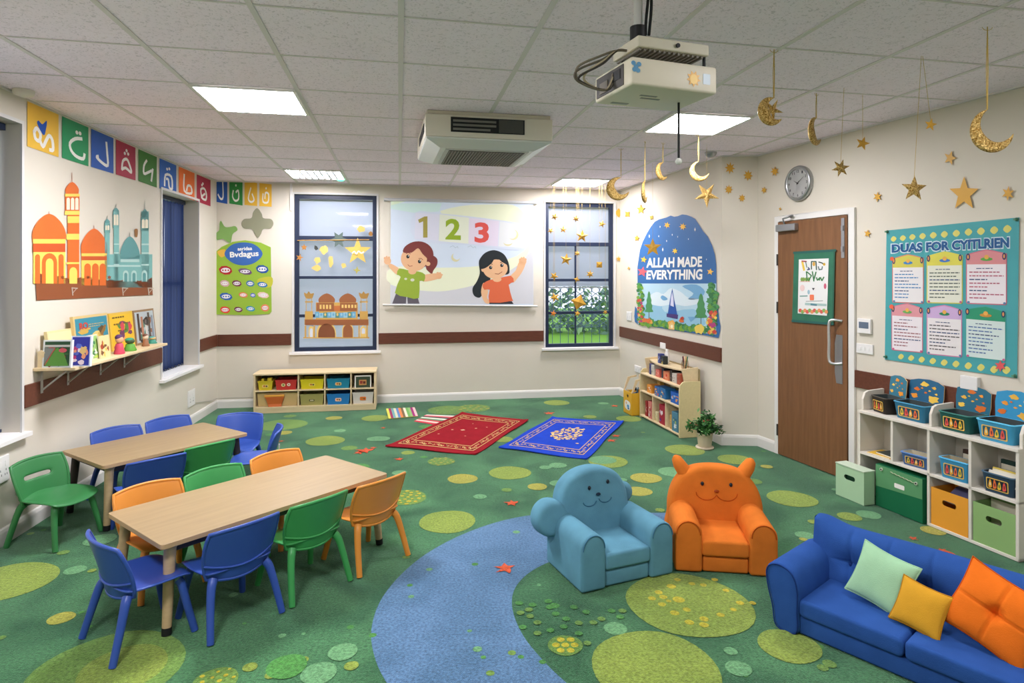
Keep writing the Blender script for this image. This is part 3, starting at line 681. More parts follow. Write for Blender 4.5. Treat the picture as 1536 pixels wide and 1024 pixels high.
def backf(u, v):
    x = SW/2+(SW/2-.025)*u; t = (v+1)/2; z = .10+(top(x)-.10)*t; y = SD-.135+.05*t
    y -= .035*(1-v**6)*(1-u**10)
    for bx, bz in btn:
        d2 = ((x-bx)/.07)**2+((z-bz)/.05)**2; y += .030*math.exp(-d2)
        y += .010*math.exp(-((x-bx)/.008)**2)
    y += .010*math.exp(-((x-.365)/.006)**2)+.010*math.exp(-((x-.695)/.006)**2)
    y += .008*math.exp(-((z-.245)/.006)**2)*max(0, 1-min(abs(x-bx)/.10 for bx, _ in btn))
    return Vector((x, y, z))
m = MB(); m.grid(backf, 150, 44, SB)
nb = 60; bx_ = [backf(-1+2*i/nb, 1) for i in range(nb+1)]
m.grid(lambda u, v: (lambda p: Vector((p.x, p.y+(SD-p.y)*(v+1)/2, p.z+.012*(1-v*v)*1.0)))(backf(u, 1)), 150, 8, SB)
m.grid(lambda u, v: Vector((SW/2+(SW/2-.025)*u, SD, .02+(top(SW/2+(SW/2-.025)*u)-.02)*(v+1)/2)), 150, 2, SB)
for s_ in (-1, 1): m.grid(lambda u, v: (lambda p: Vector((p.x+s_*.012*(1-u*u), p.y+(SD-p.y)*(u+1)/2, p.z)))(backf(s_, v)), 8, 44, SB)
m.build('backrest', r, weld=True)
for bx, bz in btn:
    p = backf((bx-SW/2)/(SW/2-.025), 2*(bz-.10)/(top(bx)-.10)-1); m = MB(); m.ball(p, (.011, .008, .011), SBD, 12); m.build('button', r)
# cushions, posed from where their corners are seen
def cushion(label, c, w_, h_, th, M, tuft=False, seamc=None):
    r = thing('cushion', label, 'cushion', (0, 0, 0), 0, 'scatter cushions on the sofa'); r.matrix_world = M
    def sh(sg):
        def g(u, v):
            x = u*w_/2*(1-.09*(1-v*v)*abs(u)); y = v*h_/2*(1-.09*(1-u*u)*abs(v))
            t = ((1-u**2)*(1-v**2))**.42 if abs(u) < 1 and abs(v) < 1 else 0
            z = sg*th/2*t*(1+.05*math.sin(5*u+3*v+w_*40))
            if tuft and sg > 0:
                z -= .035*math.exp(-(u*u+v*v)/.03)+.014*math.exp(-(u/.025)**2)*t+.014*math.exp(-(v/.025)**2)*t
            return Vector((x, y, z))
        return g
    m = MB(); m.grid(sh(1), 40, 40, c); m.grid(sh(-1), 24, 24, c); m.build('cover', r)
    m = MB(); ed = [(-1+2*i/16, -1) for i in range(16)]+[(1, -1+2*i/16) for i in range(16)]+[(1-2*i/16, 1) for i in range(16)]+[(-1, 1-2*i/16) for i in range(17)]
    m.tube([sh(1)(*e) for e in ed], .0035, seamc or c, 6); m.build('piping', r)
    return r
def pose(cx, cy, Y, right, up):
    """centre at a pixel and depth, axes given in the world"""
    c = at(cx, cy, Y); x = Vector(right).normalized(); z = x.cross(Vector(up)).normalized(); y = z.cross(x)
    M = Matrix((x, y, z)).transposed().to_4x4(); M.translation = c; return M
S = dr.to_3d(); Bk = Vector((-dr.y, dr.x, 0)); Up = Vector((0, 0, 1))      # along the sofa, toward its back, up
def spose(x, y, z, roll, lean, yaw=0):
    X = (S*math.cos(yaw)+Bk*math.sin(yaw)); Y_ = (Up*math.cos(lean)+(Up.cross(X))*math.sin(lean)).normalized()
    Y_ = Up*math.cos(lean)+X.cross(Up)*-math.sin(lean)
    R = Matrix.Rotation(roll, 3, X.cross(Y_)); X, Y_ = R @ X, R @ Y_; Z = X.cross(Y_)
    M = Matrix((X, Y_, Z)).transposed().to_4x4(); p = o_.to_3d()+S*x+Bk*y; M.translation = (p.x, p.y, z); return M
cushion('pale mint green square cushion against the left half of the sofa back', fab((158, 200, 160)), .235, .235, .085, spose(.375, .235, .272, -.22, .42))
cushion('small mustard yellow cushion propped in front of the mint cushion', fab((206, 152, 44)), .185, .185, .07, spose(.545, .155, .242, -.16, .50), seamc=fab((170, 120, 30)))
cushion('large orange tufted cushion leaning on the right end of the sofa', fab((228, 112, 30)), .30, .28, .10, spose(.785, .205, .298, -.35, .42), tuft=True, seamc=fab((186, 80, 18)))
# ================================================================ things on the ceiling
DR_ = GV.to_3d(); angc = math.atan2(GV.y, GV.x)
OFFW = mat((226, 220, 204), .45); GRY = mat((120, 118, 112), .5)
c0 = at(638, 163, (CEIL-EYE)*F/(HY-163)); r = thing('air_conditioner', 'boxy off-white cassette air conditioner hanging under the ceiling', 'air conditioner', (c0.x, c0.y, CEIL-.235), angc)
Wd, Dp = .88, .88
m = MB(); m.box(0, Wd, 0, Dp, .056, .205, OFFW); m.build('casing', r, bevel=.004)
m = MB(); m.box(.012, Wd-.012, .012, Dp-.012, .206, .233, mat((214, 206, 188), .5)); m.build('top_flange', r, bevel=.004)
pr = [(0, 0, .0), (Wd, 0, .0), (Wd, Dp, .0), (0, Dp, .0)]
m = MB(); i_ = .11
lo = [(i_, i_, 0), (Wd-i_, i_, 0), (Wd-i_, Dp-i_, 0), (i_, Dp-i_, 0)]; hi = [(.004, .004, .045), (Wd-.004, .004, .045), (Wd-.004, Dp-.004, .045), (.004, Dp-.004, .045)]; h2 = [(x, y, .056) for x, y, _ in hi]
AW = mat((224, 226, 222), .4)
m.add(lo+hi+h2, [(3, 2, 1, 0)]+[(k, (k+1) % 4, (k+1) % 4+4, k+4) for k in range(4)]+[(k+4, (k+1) % 4+4, (k+1) % 4+8, k+8) for k in range(4)]+[(8, 9, 10, 11)], AW); m.build('fascia', r, bevel=.006)
for z0 in (.072,):
    m = MB(); m.box(.17, .68, -.004, .004, .090, .190, DARK); m.build('outlet', r)
    m = MB()
    for k in range(3): m.box(.185, .48 if k else .44, -.010, -.004, .102+.028*k, .116+.028*k, GRY)
    m.box(.50, .67, -.009, -.004, .096, .184, mat((78, 78, 74), .5)); m.build('outlet_vanes', r)
m = MB(); m.box(-.004, .02, .10, .60, .10, .16, DARK); m.build('side_outlet', r)
gm = MB(); gm.box(.15, .74, .125, .74, -.006, 0, mat((200, 200, 196), .5)); gr = gm.build('intake_grille', r)
m = MB(); m.box(.175, .715, .15, .715, -.0085, -.006, mat((62, 60, 58), .6))
for k in range(26): x = .18+k*.53/25; m.box(x-.003, x+.003, .15, .715, -.012, -.0085, mat((150, 146, 138), .5))
for k in range(20): y = .16+k*.545/19; m.box(.175, .715, y-.002, y+.002, -.0115, -.0085, mat((150, 146, 138), .5))
m.build('mesh', gr)

# projector
pa = Vector((.411, 2.182)); pb = Vector((.745, 2.304)); pd = (pb-pa); prz = math.atan2(pd.y, pd.x); PW, PD, PH = .358, .27, .098; pz = 2.252
r = thing('projector', 'cream ceiling projector with a gold star sticker and looping cables', 'projector', (pa.x, pa.y, pz), prz)
PC = mat((226, 218, 196), .45)
m = MB(); m.box(0, PW, 0, PD, 0, PH, PC); bo = m.build('body', r, bevel=.010, seg=3)
m = MB(); m.box(-.003, .002, .05, PD-.02, .012, PH-.012, mat((74, 70, 66), .5)); m.box(-.005, 0, .07, .13, .04, .075, DARK); m.box(-.006, 0, .16, .22, .02, .06, mat((120, 112, 100), .5)); m.build('connector_panel', r)
m = MB(); m.box(.10, .17, .10, .112, -.0015, 0, mat((150, 148, 140), .5)); m.box(.12, .20, .13, .142, -.0015, 0, mat((150, 148, 140), .5)); m.box(.05, .12, .22, .24, -.0015, 0, mat((170, 168, 160), .5)); m.build('vent_slots', r)
a = Art(onface(-.0005), step=.0008); a.pg(star(.255, .045, .030, .019, 9), mat((232, 170, 40), .35), 1); a.pg(ell(.255, .043, .016, .018), mat((250, 205, 90), .35), 2); a.build('gold_sticker', r)
a = Art(onface(-.0005), step=.0008); a.pg(rrect(.295, .030, .326, .068, .003), mat((214, 228, 238), .4)); a.build('paper_sticker', r)
a = Art(onface(-.0005), step=.0008)
for dx, dy in ((0, 0), (.012, .01), (-.010, .012), (.008, -.012), (-.006, -.010)): a.pg(ell(.018+dx, .062+dy, .009, .008), mat((96, 156, 196), .5), 1+dx*20)
a.build('blue_sticker', r)
m = MB(); m.box(.04, PW-.02, .02, .20, PH+.045, PH+.085, mat((214, 208, 186), .5)); mp = m.build('mount_plate', r, bevel=.005)
m = MB(); m.tube([(.20, .018, PH+.065), (.20, .012, PH+.065)], .008, DARK, 12); m.build('bolt', mp)
m = MB()
for k in range(14): m.box(.05+k*.02, .058+k*.02, .03, .19, PH+.036, PH+.046, mat((120, 116, 104), .5))
m.build('vent_fins', mp)
for x, y in ((.33, .04), (.06, .16), (.33, .18)): m = MB(); m.tube([(x, y, PH-.006), (x, y, PH+.046)], .006, DARK, 8); m.build('mount_post', r)
cx, cy = .10, .12; m = MB(); m.tube([(cx, cy, PH+.08), (cx, cy, PH+.155)], .030, mat((40, 40, 42), .4), 20); m.build('collar', r)
m = MB(); m.tube([(cx, cy, PH+.15), (cx, cy, CEIL-pz-.004)], .016, mat((206, 206, 204), .4), 16); m.build('pole', r)
for k, (dx, ph) in enumerate(((.022, 0), (.034, 1.1))):
    m = MB(); m.tube([(cx+dx+.006*math.sin(ph+z*20), cy-.026, z) for z in [PH+.12+(CEIL-pz-PH-.125)*i/12 for i in range(13)]], .0055, BLACKR, 8); m.build('cable', r)
for k, (R1, R2, zz, mt) in enumerate(((.10, .055, .085, mat((92, 84, 72), .5)), (.085, .05, .07, mat((60, 56, 50), .5)), (.065, .045, .08, mat((176, 164, 136), .5)), (.095, .04, .10, mat((120, 110, 94), .5)))):
    m = MB(); p = [(.05, .10, PH+.055), (.0, .10, PH+.05), (-.05, .11, zz+.03), (-.05-R1*1.0, .12, zz-.02), (-.05-R1*.85, .13, .03), (-.03, .13, .012), (-.004, .12, .035+k*.012)]
    m.tube(spl(p, False, 6), .0042, mt, 8); m.build('cable', r)
# wand microphone under the projector
p = at(1018, 162, 2.42); r = thing('hanging_microphone', 'thin black rod with a white ball end hanging below the projector', 'microphone', (p.x, p.y, 2.02))
m = MB(); m.tube([(0, 0, .02), (0, 0, pz-2.02+.001)], .0045, BLACKR, 8); m.build('rod', r)
m = MB(); m.ball((0, 0, .008), .013, mat((222, 222, 214), .6), 16); m.build('ball', r)
# small ceiling fittings
p = at(35, 129, 3.72); m = MB(); zc = CEIL
p.x = -2.93; m.lathe([(.055, -.0), (.055, -.018), (.048, -.030), (.03, -.036), (1e-4, -.037)], mat((226, 220, 206), .5), 24, Matrix.Translation((p.x, 3.80, zc-.001))); tag(m.build('smoke_detector'), 'round off-white smoke detector on the ceiling at far left', 'smoke detector')
p = at(1063, 243, 6.0); m = MB(); m.lathe([(.055, 0), (.055, -.012), (.045, -.030), (.02, -.045), (1e-4, -.046)], STEEL, 20, Matrix.Translation((p.x-.06, 5.75, zc-.001))); tag(m.build('ceiling_sensor'), 'small round chrome sensor on the ceiling above the blue arched poster', 'sensor')

# ================================================================ wall pieces
FONTB = .02
# arabic letter cards
c1 = crop(0, 100, .2930)
CC = {'y': (232, 184, 64), 'g': (44, 146, 92), 'b': (44, 90, 172), 'r': (166, 42, 66), 'd': (62, 122, 44), 'B': (40, 98, 180), 'o': (226, 110, 44), 'D': (52, 140, 66)}
cards = [('y', 140, 300, 137, 210, 368, 428, [[(.22, .62), (.3, .52), (.42, .62), (.38, .78), (.26, .76), (.22, .62)], [(.40, .76), (.5, .88), (.60, .72), (.7, .58), (.8, .66), (.82, .87), (.72, .9)]], []),
 ('g', 318, 453, 225, 288, 438, 487, [[(.75, .36), (.5, .42), (.3, .58), (.35, .75), (.55, .85), (.8, .85), (.85, .72)]], [(.56, .25), (.68, .24)]),
 ('b', 467, 581, 297, 352, 492, 533, [[(.68, .2), (.72, .5), (.74, .82), (.5, .80), (.25, .70), (.32, .66)]], []),
 ('r', 594, 694, 358, 403, 537, 570, [[(.3, .8), (.35, .55), (.55, .45), (.7, .6), (.78, .8), (.5, .72), (.3, .8)]], [(.45, .3), (.62, .28), (.54, .2)]),
 ('d', 709, 803, 407, 443, 570, 600, [[(.45, .25), (.3, .45), (.3, .7), (.55, .6), (.75, .52), (.70, .85), (.78, .45)]], []),
 ('B', 817, 903, 446, 475, 600, 623, [[(.3, .85), (.35, .48), (.7, .46), (.75, .85), (.58, .85), (.52, .6), (.4, .6)]], [(.45, .26), (.58, .22)]),
 ('o', 915, 996, 481, 506, 625, 646, [[(.35, .2), (.35, .78), (.8, .78), (.78, .55), (.58, .55), (.5, .75)]], []),
 ('r', 1007, 1078, 511, 530, 650, 664, [[(.35, .75), (.3, .5), (.55, .42), (.7, .6), (.65, .82), (.35, .78), (.6, .6)]], [(.45, .25), (.38, .32)]),
 ('b', 1089, 1157, 545, 565, 679, 692, [[(.65, .15), (.68, .75), (.5, .85), (.3, .70)]], []),
 ('D', 1167, 1235, 563, 576, 690, 700, [[(.3, .45), (.25, .7), (.45, .85), (.7, .75), (.68, .42), (.5, .5)]], [(.5, .22)]),
 ('y', 1245, 1310, 575, 585, 697, 703, [[(.5, .25), (.3, .7), (.5, .85), (.75, .75), (.6, .5)]], []),
 ('y', 1321, 1384, 585, 592, 703, 707, [[(.3, .45), (.3, .8), (.7, .8), (.75, .45), (.5, .4), (.45, .65)]], [(.55, .2)])]
cname = {'y': 'golden yellow', 'g': 'emerald green', 'b': 'blue', 'r': 'crimson', 'd': 'dark green', 'B': 'bright blue', 'o': 'orange', 'D': 'mid green'}
place = ['with a blue heart, leftmost of the row', 'second from the left end of the row', 'between the emerald and the first crimson card', 'left of the dark green card', 'between a crimson and a bright blue card', 'over the left edge of the narrow blind window', 'the only orange one of the row', 'right of the orange card', 'over the corner of the walls', 'left of the two last yellow cards', 'second from the right end of the row', 'last at the right end of the row']
WHT = mat((238, 236, 228), .6)
for k, (cc, x0, x1, ta, tb, ba, bb, strokes, dots) in enumerate(cards):
    wl = WL if k < 8 else WB
    if k < 8:      # keep the card just under the ceiling edge
        q0, q1 = c1(x0, 0)[0], c1(x1, 0)[0]; h0, h1 = (ba-ta)*.2930, (bb-tb)*.2930
        lim = lambda q: HY-(CEIL-.018-EYE)*F/wl.hit(q, 0, .005).y
        ta_, tb_ = lim(q0)+1, lim(q1)+1; ya, yb = ta_+h0, tb_+h1
    else:
        q0, q1 = c1(x0, 0)[0]+2, c1(x1, 0)[0]+2; ta_, tb_, ya, yb = [100+t*.2930+3 for t in (ta, tb, ba, bb)]
    f_ = lambda u, v: (q0+(q1-q0)*u, (ta_+(tb_-ta_)*u)*(1-v)+(ya+(yb-ya)*u)*v)
    a = Art(onwall(wl, .004), pre=f_); a.board(rect(0, 0, 1, 1), mat(CC[cc], .6, 'paper'), th=.003)
    for s_ in strokes: a.line(spl(s_, False, 3), .085, WHT, 1)
    for x, y in dots: a.pg(ell(x, y, .055, .05, 10), WHT, 1)
    if k == 0: a.pg(spl([(.32, .42), (.36, .33), (.48, .38), (.62, .26), (.60, .45), (.52, .62)], True, 4), mat((30, 80, 170), .6), 2)
    tag(a.build('letter_card'), '%s letter card, %s' % (cname[cc], place[k]), 'letter card', 'arabic letter cards under the ceiling')

# mosque skyline cut-out on the left wall
a = Art(onwall(WL, .006), pre=crop(0, 100, .2930)); O1, O2, Yl, T1, T2, T3, BRN, CRW = [mat(c, .6, 'paper') for c in ((216, 104, 34), (196, 82, 28), (240, 204, 92), (122, 178, 172), (92, 150, 148), (176, 208, 200), (136, 74, 38), (232, 222, 196))]
dome = lambda x0, x1, yb, yt, tip: spl([(x0, yb), (x0-2, yb-(yb-yt)*.35), (x0+(x1-x0)*.12, yb-(yb-yt)*.68), (x0+(x1-x0)*.33, yb-(yb-yt)*.92), ((x0+x1)/2, yt)], False, 4)+[((x0+x1)/2, yt-tip)]+spl([((x0+x1)/2+1, yt), (x1-(x1-x0)*.33, yb-(yb-yt)*.92), (x1-(x1-x0)*.12, yb-(yb-yt)*.68), (x1+2, yb-(yb-yt)*.35), (x1, yb)], False, 4)
archp = lambda x0, x1, yb, yt: [(x0, yb), (x0, yt+(x1-x0)*.5)]+[((x0+x1)/2-(x1-x0)/2*math.cos(PI*i/10), yt+(x1-x0)*.5-(x1-x0)*.6*math.sin(PI*i/10)) for i in range(1, 10)]+[(x1, yt+(x1-x0)*.5), (x1, yb)]
a.board(rect(547, 960, 780, 1130), T1, .005)
for x0, x1, yb in ((537, 562, 860), (582, 610, 800), (724, 762, 840)): a.board(rect(x0, yb-100 if x0 > 700 else yb-60, x1, 1100), T1, .005)
for x0, x1, y0, y1, yt in ((578, 610, 745, 825, 700), (722, 762, 770, 840, 688), (535, 564, 800, 850, 760)):
    a.board(rect(x0, y0, x1, y1), T2, .005); a.pg(archp(x0+4, (x0+x1)/2-1, y1-14, y0+12), CRW, 2); a.pg(archp((x0+x1)/2+1, x1-4, y1-14, y0+12), CRW, 2)
    a.board(dome(x0+3, x1-3, y0, y0-(y0-yt)*.5, (y0-yt)*.5), T2, .005)
a.board(dome(617, 713, 1000, 868, 24), T2, .005); a.pg(rect(617, 985, 713, 1000), T3, 2)
for y in (905, 950, 1010): a.pg(rect(724, y, 762, y+8), T3, 2); a.pg(rect(582, y, 610, y+6), T3, 2)
for x in (630, 672, 725): a.pg(archp(x, x+28, 1100, 1045), T3, 2); a.pg(archp(x+6, x+22, 1100, 1056), T2, 3)
a.pg(rect(550, 1015, 720, 1024), T3, 2)
a.board(rect(171, 900, 335, 1110), Yl, .005); a.board(dome(168, 335, 900, 752, 14), O1, .005); a.pg(rect(169, 882, 335, 900), Yl, 2); a.pg(rect(169, 905, 335, 948), O2, 2)
for x0, x1 in ((180, 205), (215, 292), (300, 326)): a.pg(archp(x0, x1, 1110, 962), O1, 2)
a.pg(archp(234, 274, 1110, 985), Yl, 3)
a.board(rect(417, 960, 547, 1120), Yl, .005); a.board(dome(417, 547, 965, 828, 18), O1, .005); a.pg(rect(417, 955, 547, 965), Yl, 2); a.pg(rect(417, 970, 547, 990), O2, 2)
for x0, x1 in ((432, 465), (472, 505), (510, 542)): a.pg(archp(x0, x1, 1120, 1010), O1, 2)
a.board(rect(346, 740, 406, 1110), O1, .006); a.board(rect(334, 655, 407, 755), O1, .006)
for y, h in ((650, 14), (738, 20), (855, 30), (1000, 10)): a.pg(rect(340 if y > 760 else 332, y, 406 if y > 760 else 408, y+h), Yl, 2)
for x in (341, 363, 385): a.pg(archp(x, x+17, 732, 672), CRW, 2)
a.pg(rect(346, 765, 406, 800), Yl, 2)
a.board(dome(337, 402, 650, 590, 48), O1, .006); a.pg(archp(355, 395, 1110, 1030), Yl, 2)
gr_ = [(180, 1030), (200, 1058), (225, 1062), (248, 1052), (270, 1062), (300, 1072), (330, 1080), (350, 1082), (375, 1070), (395, 1082), (420, 1076), (440, 1088), (470, 1076), (500, 1090), (525, 1078), (550, 1096), (570, 1084), (600, 1096), (640, 1090), (665, 1100), (690, 1092), (715, 1096), (740, 1086), (758, 1090), (778, 1078), (782, 1168), (600, 1176), (400, 1186), (188, 1196)]
a.board(gr_, BRN, .007)
for x in (375, 633, 765): a.line([(x-8, 1132), (x+22, 1134)], 5, mat((190, 176, 160), .4), 3); a.line([(x-6, 1130), (x-2, 1170)], 5, mat((190, 176, 160), .4), 3); a.line([(x+16, 1136), (x-2, 1158)], 3, mat((190, 176, 160), .4), 3)
for x in (255, 320, 450, 560): a.pg(star(x, 1078, 12, 6, 6), BRN, 2)
tag(a.build('mosque_skyline_cutout', origin='base'), 'large orange, yellow and teal mosque skyline cut-out on the left wall above the book shelf', 'wall decoration')
a = Art(onwall(WL, .006), pre=crop(0, 100, .2930)); a.board(spl([(690, 832), (704, 830), (706, 850), (702, 872), (692, 868), (690, 850)], True, 3), mat((150, 104, 50), .6), .003); tag(a.build('paper_flower'), 'tiny brown paper flower on the left wall above the teal dome', 'wall decoration')

# star and quatrefoil cut-outs, green chart
a = Art(onwall(WB, .006), pre=crop(300, 250, .2344)); a.board(spl([(125, 347), (148, 383), (180, 385), (215, 380), (229, 405), (198, 432), (188, 480), (172, 484), (135, 462), (96, 467), (94, 425), (112, 405), (115, 360)], True, 4), mat((128, 168, 92), .6, 'paper'), .004)
a.v = [v+Vector((.02, 0, 0)) for v in a.v]; tag(a.build('star_cutout'), 'soft-edged pale green star cut-out above the green chart, in the corner', 'wall decoration')
a = Art(onwall(WB, .006), pre=crop(300, 250, .2344)); a.board(spl([(367, 265), (395, 300), (405, 328), (455, 335), (470, 365), (450, 395), (405, 400), (390, 430), (370, 455), (350, 430), (332, 398), (285, 395), (265, 365), (282, 335), (328, 328), (340, 290)], True, 4), mat((142, 142, 116), .6, 'paper'), .004)
tag(a.build('quatrefoil_cutout'), 'taupe four-pointed cut-out above the green chart, beside the letter cards', 'wall decoration')
a = Art(onwall(WB, .006), pre=crop(302, 250, .2344)); rn = random.Random(11)
a.board([(97, 945), (97, 540), (130, 512), (200, 480), (280, 470), (380, 485), (445, 515), (450, 925), (435, 942), (300, 950)], mat((146, 180, 58), .6, 'paper'), .004)
a.pg(spl([(105, 540), (150, 528), (158, 560), (130, 580), (108, 560)], True, 4), mat((226, 176, 70), .6), 1)
a.pg(spl([(360, 720), (450, 705), (448, 765), (380, 770)], True, 4), mat((190, 186, 60), .6), 1)
a.pg(spl([(270, 484), (345, 500), (392, 557), (345, 612), (270, 631), (195, 612), (148, 557), (195, 500)], True, 5), mat((58, 102, 170), .6), 2)
a.text('asridaa', [(232, 514), (325, 510), (325, 533), (232, 537)], WHT, 3, .03); a.text('Bvdagus', [(182, 545), (365, 535), (368, 582), (184, 592)], WHT, 3, .03)
for x, y, rx, ry, c in [(155, 662, 44, 29, (176, 36, 42)), (280, 670, 46, 20, (104, 74, 110)), (390, 655, 42, 27, (34, 78, 150)), (150, 746, 32, 22, (200, 160, 160)), (227, 746, 32, 20, (120, 50, 80)), (313, 747, 28, 20, (60, 110, 160)), (391, 754, 34, 18, (30, 110, 170)),
        (158, 830, 42, 24, (44, 90, 170)), (268, 820, 30, 18, (220, 120, 80)), (330, 822, 18, 14, (60, 90, 190)), (396, 821, 38, 20, (226, 190, 176)), (152, 915, 33, 22, (220, 60, 50)), (237, 913, 28, 17, (110, 30, 76)), (315, 908, 30, 17, (40, 140, 180)), (408, 903, 28, 24, (226, 130, 90))]:
    a.pg([(px_, py_) for px_, py_ in ell(x, y, rx, ry, 8, .2)], mat(c, .6), 2); a.pg(ell(x, y, rx*.68, ry*.55, 14), mat((226, 224, 230), .6), 3)
    for q in range(3): a.pg(ell(x-rx*.4+q*rx*.4, y, rx*.13, ry*.2, 6), mat(c, .6), 4)
tag(a.build('green_chart'), 'lime green wall chart with a blue oval heading and rows of small ovals', 'poster')

# projection screen
r = thing('projection_screen', 'pull-down screen showing the numbers one two three and two waving cartoon children', 'screen', (0, 0, 0))
a = Art(onwall(WB, .035)); a.board([(586, 298), (800, 306), (800, 458), (586, 456)], mat((214, 226, 240), .6, 'proj'), .002); cl = a.build('screen_cloth', r)
b_ = WB.hit(576, 299, .04); e_ = WB.hit(807, 304, .04); m = MB(); m.tube([b_, e_], .020, mat((206, 208, 208), .4), 16); m.build('housing', r)
b_ = WB.hit(574, 457, .035); e_ = WB.hit(806, 459, .035); m = MB(); m.tube([b_, e_], .011, mat((212, 212, 206), .4), 12); m.build('bottom_bar', r)
pm = lambda *c: mat(c, .6, 'proj')
a = Art(onwall(WB, .037), pre=crop(560, 270, .2051), step=.0005)
a.pg([(129, 760), (250, 800), (400, 812), (600, 800), (730, 770), (1168, 520), (1168, 905), (129, 905)], pm(212, 212, 216), 1)
a.pg([(129, 170), (500, 170), (480, 230), (300, 240), (129, 210)], pm(208, 234, 226), 1); a.pg([(129, 155), (260, 150), (129, 185)], pm(226, 240, 206), 2)
a.pg(spl([(500, 250), (640, 190), (860, 178), (1020, 182), (1110, 250), (1168, 380), (1150, 500), (1060, 620), (860, 730), (600, 800), (400, 812), (129, 765), (129, 640), (400, 640), (700, 635), (900, 600), (1100, 520), (1110, 340)], True, 3), pm(236, 240, 208), 2)
a.pg(spl([(300, 240), (500, 245), (900, 290), (1110, 340), (1110, 500), (900, 500), (690, 470), (310, 440)], True, 3), pm(214, 222, 238), 3)
a.pg([(485, 250), (700, 275), (695, 465), (478, 445)], pm(232, 236, 214), 4); a.pg([(702, 277), (920, 300), (910, 485), (697, 465)], pm(228, 216, 232), 4); a.pg([(310, 240), (480, 250), (474, 442), (300, 430)], pm(222, 222, 236), 4); a.pg([(925, 300), (1110, 335), (1108, 495), (915, 485)], pm(230, 232, 232), 4)
a.pg([(327, 290), (374, 266), (396, 265), (396, 420), (364, 421), (364, 302), (335, 314)], pm(168, 156, 78), 5); a.text('2', [(527, 284), (640, 281), (640, 438), (527, 434)], pm(150, 176, 46), 5, .035); a.text('3', [(740, 310), (846, 307), (846, 460), (740, 458)], pm(222, 88, 78), 5, .035)
CRM = pm(226, 218, 172); a.pg(crescent(1024, 400, 38, .45, PI+.5, 4.0), CRM, 5); a.pg(crescent(985, 446, 36, .35, -PI/2, 2.6), CRM, 5); a.pg(crescent(602, 565, 32, .6, -.9+0, 4.2), CRM, 5)
for x in (560, 690): a.line([(x, 490), (x+22, 480), (x+40, 495), (x+55, 485), (x+60, 498)], 3, pm(176, 190, 196), 5)
SK_, HR, BK_ = pm(236, 186, 142), pm(128, 62, 58), pm(38, 44, 46)
def P_(pts, c, L=6, k=4): a.pg(spl(pts, True, k), c, L)
P_([(385, 560), (430, 550), (466, 575), (466, 620), (440, 660), (428, 686), (400, 665), (385, 640)], HR); a.pg(ell(330, 545, 110, 98, 28), HR, 6)
P_([(190, 650), (130, 612), (112, 632), (174, 692)], SK_, 7); a.pg(ell(104, 592, 26, 26, 16), SK_, 7)
for fx, fy in ((84, 572), (98, 564), (114, 568)): a.pg(ell(fx, fy, 8, 11, 8), SK_, 7)
P_([(366, 696), (470, 682), (482, 718), (366, 742)], SK_, 7); a.pg(ell(480, 700, 22, 24, 14), SK_, 7)
for fx, fy in ((470, 678), (488, 680), (500, 692)): a.pg(ell(fx, fy, 9, 7, 8), SK_, 7.2)
a.pg([(165, 830), (242, 852), (238, 903), (138, 903)], pm(98, 92, 100), 7); a.pg([(248, 855), (325, 860), (338, 903), (252, 903)], pm(98, 92, 100), 7)
P_([(190, 645), (265, 662), (330, 668), (378, 690), (370, 742), (338, 738), (333, 862), (250, 856), (157, 825), (200, 708), (172, 692)], pm(152, 176, 60), 8, 2)
a.pg(ell(237, 722, 11, 8, 10), pm(216, 214, 196), 9); a.pg(ell(286, 730, 15, 11, 10), pm(216, 214, 196), 9)
a.pg(ell(285, 668, 30, 22, 14), SK_, 9); a.pg(ell(400, 612, 17, 16, 12), SK_, 9); a.pg(ell(297, 578, 96, 88, 26, .2), SK_, 10)
P_([(218, 528), (232, 485), (290, 452), (350, 452), (412, 490), (438, 560), (412, 602), (396, 575), (360, 540), (327, 498), (280, 530)], HR, 11, 3)
for x, y in ((253, 559), (338, 595)): a.pg(ell(x, y, 12, 14, 12), BK_, 12); a.pg(ell(x+4, y-5, 3.5, 4, 8), pm(240, 240, 240), 13)
a.line([(240, 538), (255, 530), (272, 540)], 4, HR, 12); a.line([(332, 572), (350, 572), (362, 584)], 4, HR, 12); a.line([(252, 618), (264, 630), (286, 627)], 4, pm(150, 70, 60), 12)
P_([(772, 610), (778, 680), (757, 740), (726, 790), (735, 842), (775, 860), (800, 828), (812, 765), (855, 730), (862, 690), (980, 690), (996, 650), (984, 590), (950, 538), (885, 512), (820, 530), (780, 575)], BK_)
P_([(1003, 702), (1042, 660), (1066, 600), (1112, 606), (1092, 665), (1062, 708), (1022, 750)], SK_, 7); a.pg(ell(1092, 596, 28, 25, 16), SK_, 7)
for fx, fy in ((1072, 582), (1084, 572), (1100, 570), (1114, 580)): a.pg(ell(fx, fy, 8, 10, 8), SK_, 7)
P_([(806, 750), (788, 820), (812, 890), (845, 903), (848, 880), (832, 858), (838, 805)], SK_, 7); a.pg([(848, 893), (1012, 885), (1026, 906), (848, 906)], pm(58, 54, 58), 7)
P_([(856, 728), (900, 724), (1005, 698), (1027, 745), (990, 765), (1016, 870), (1008, 884), (848, 896), (852, 802), (812, 802), (800, 760)], pm(222, 108, 70), 8, 2)
a.pg(ell(905, 725, 32, 20, 14), SK_, 9); a.pg(ell(804, 656, 15, 15, 12), SK_, 9); a.pg(ell(893, 650, 90, 70, 26, -.12), SK_, 10)
P_([(786, 645), (796, 580), (860, 540), (930, 538), (978, 590), (986, 622), (930, 590), (897, 556), (870, 602), (825, 640)], BK_, 11, 3)
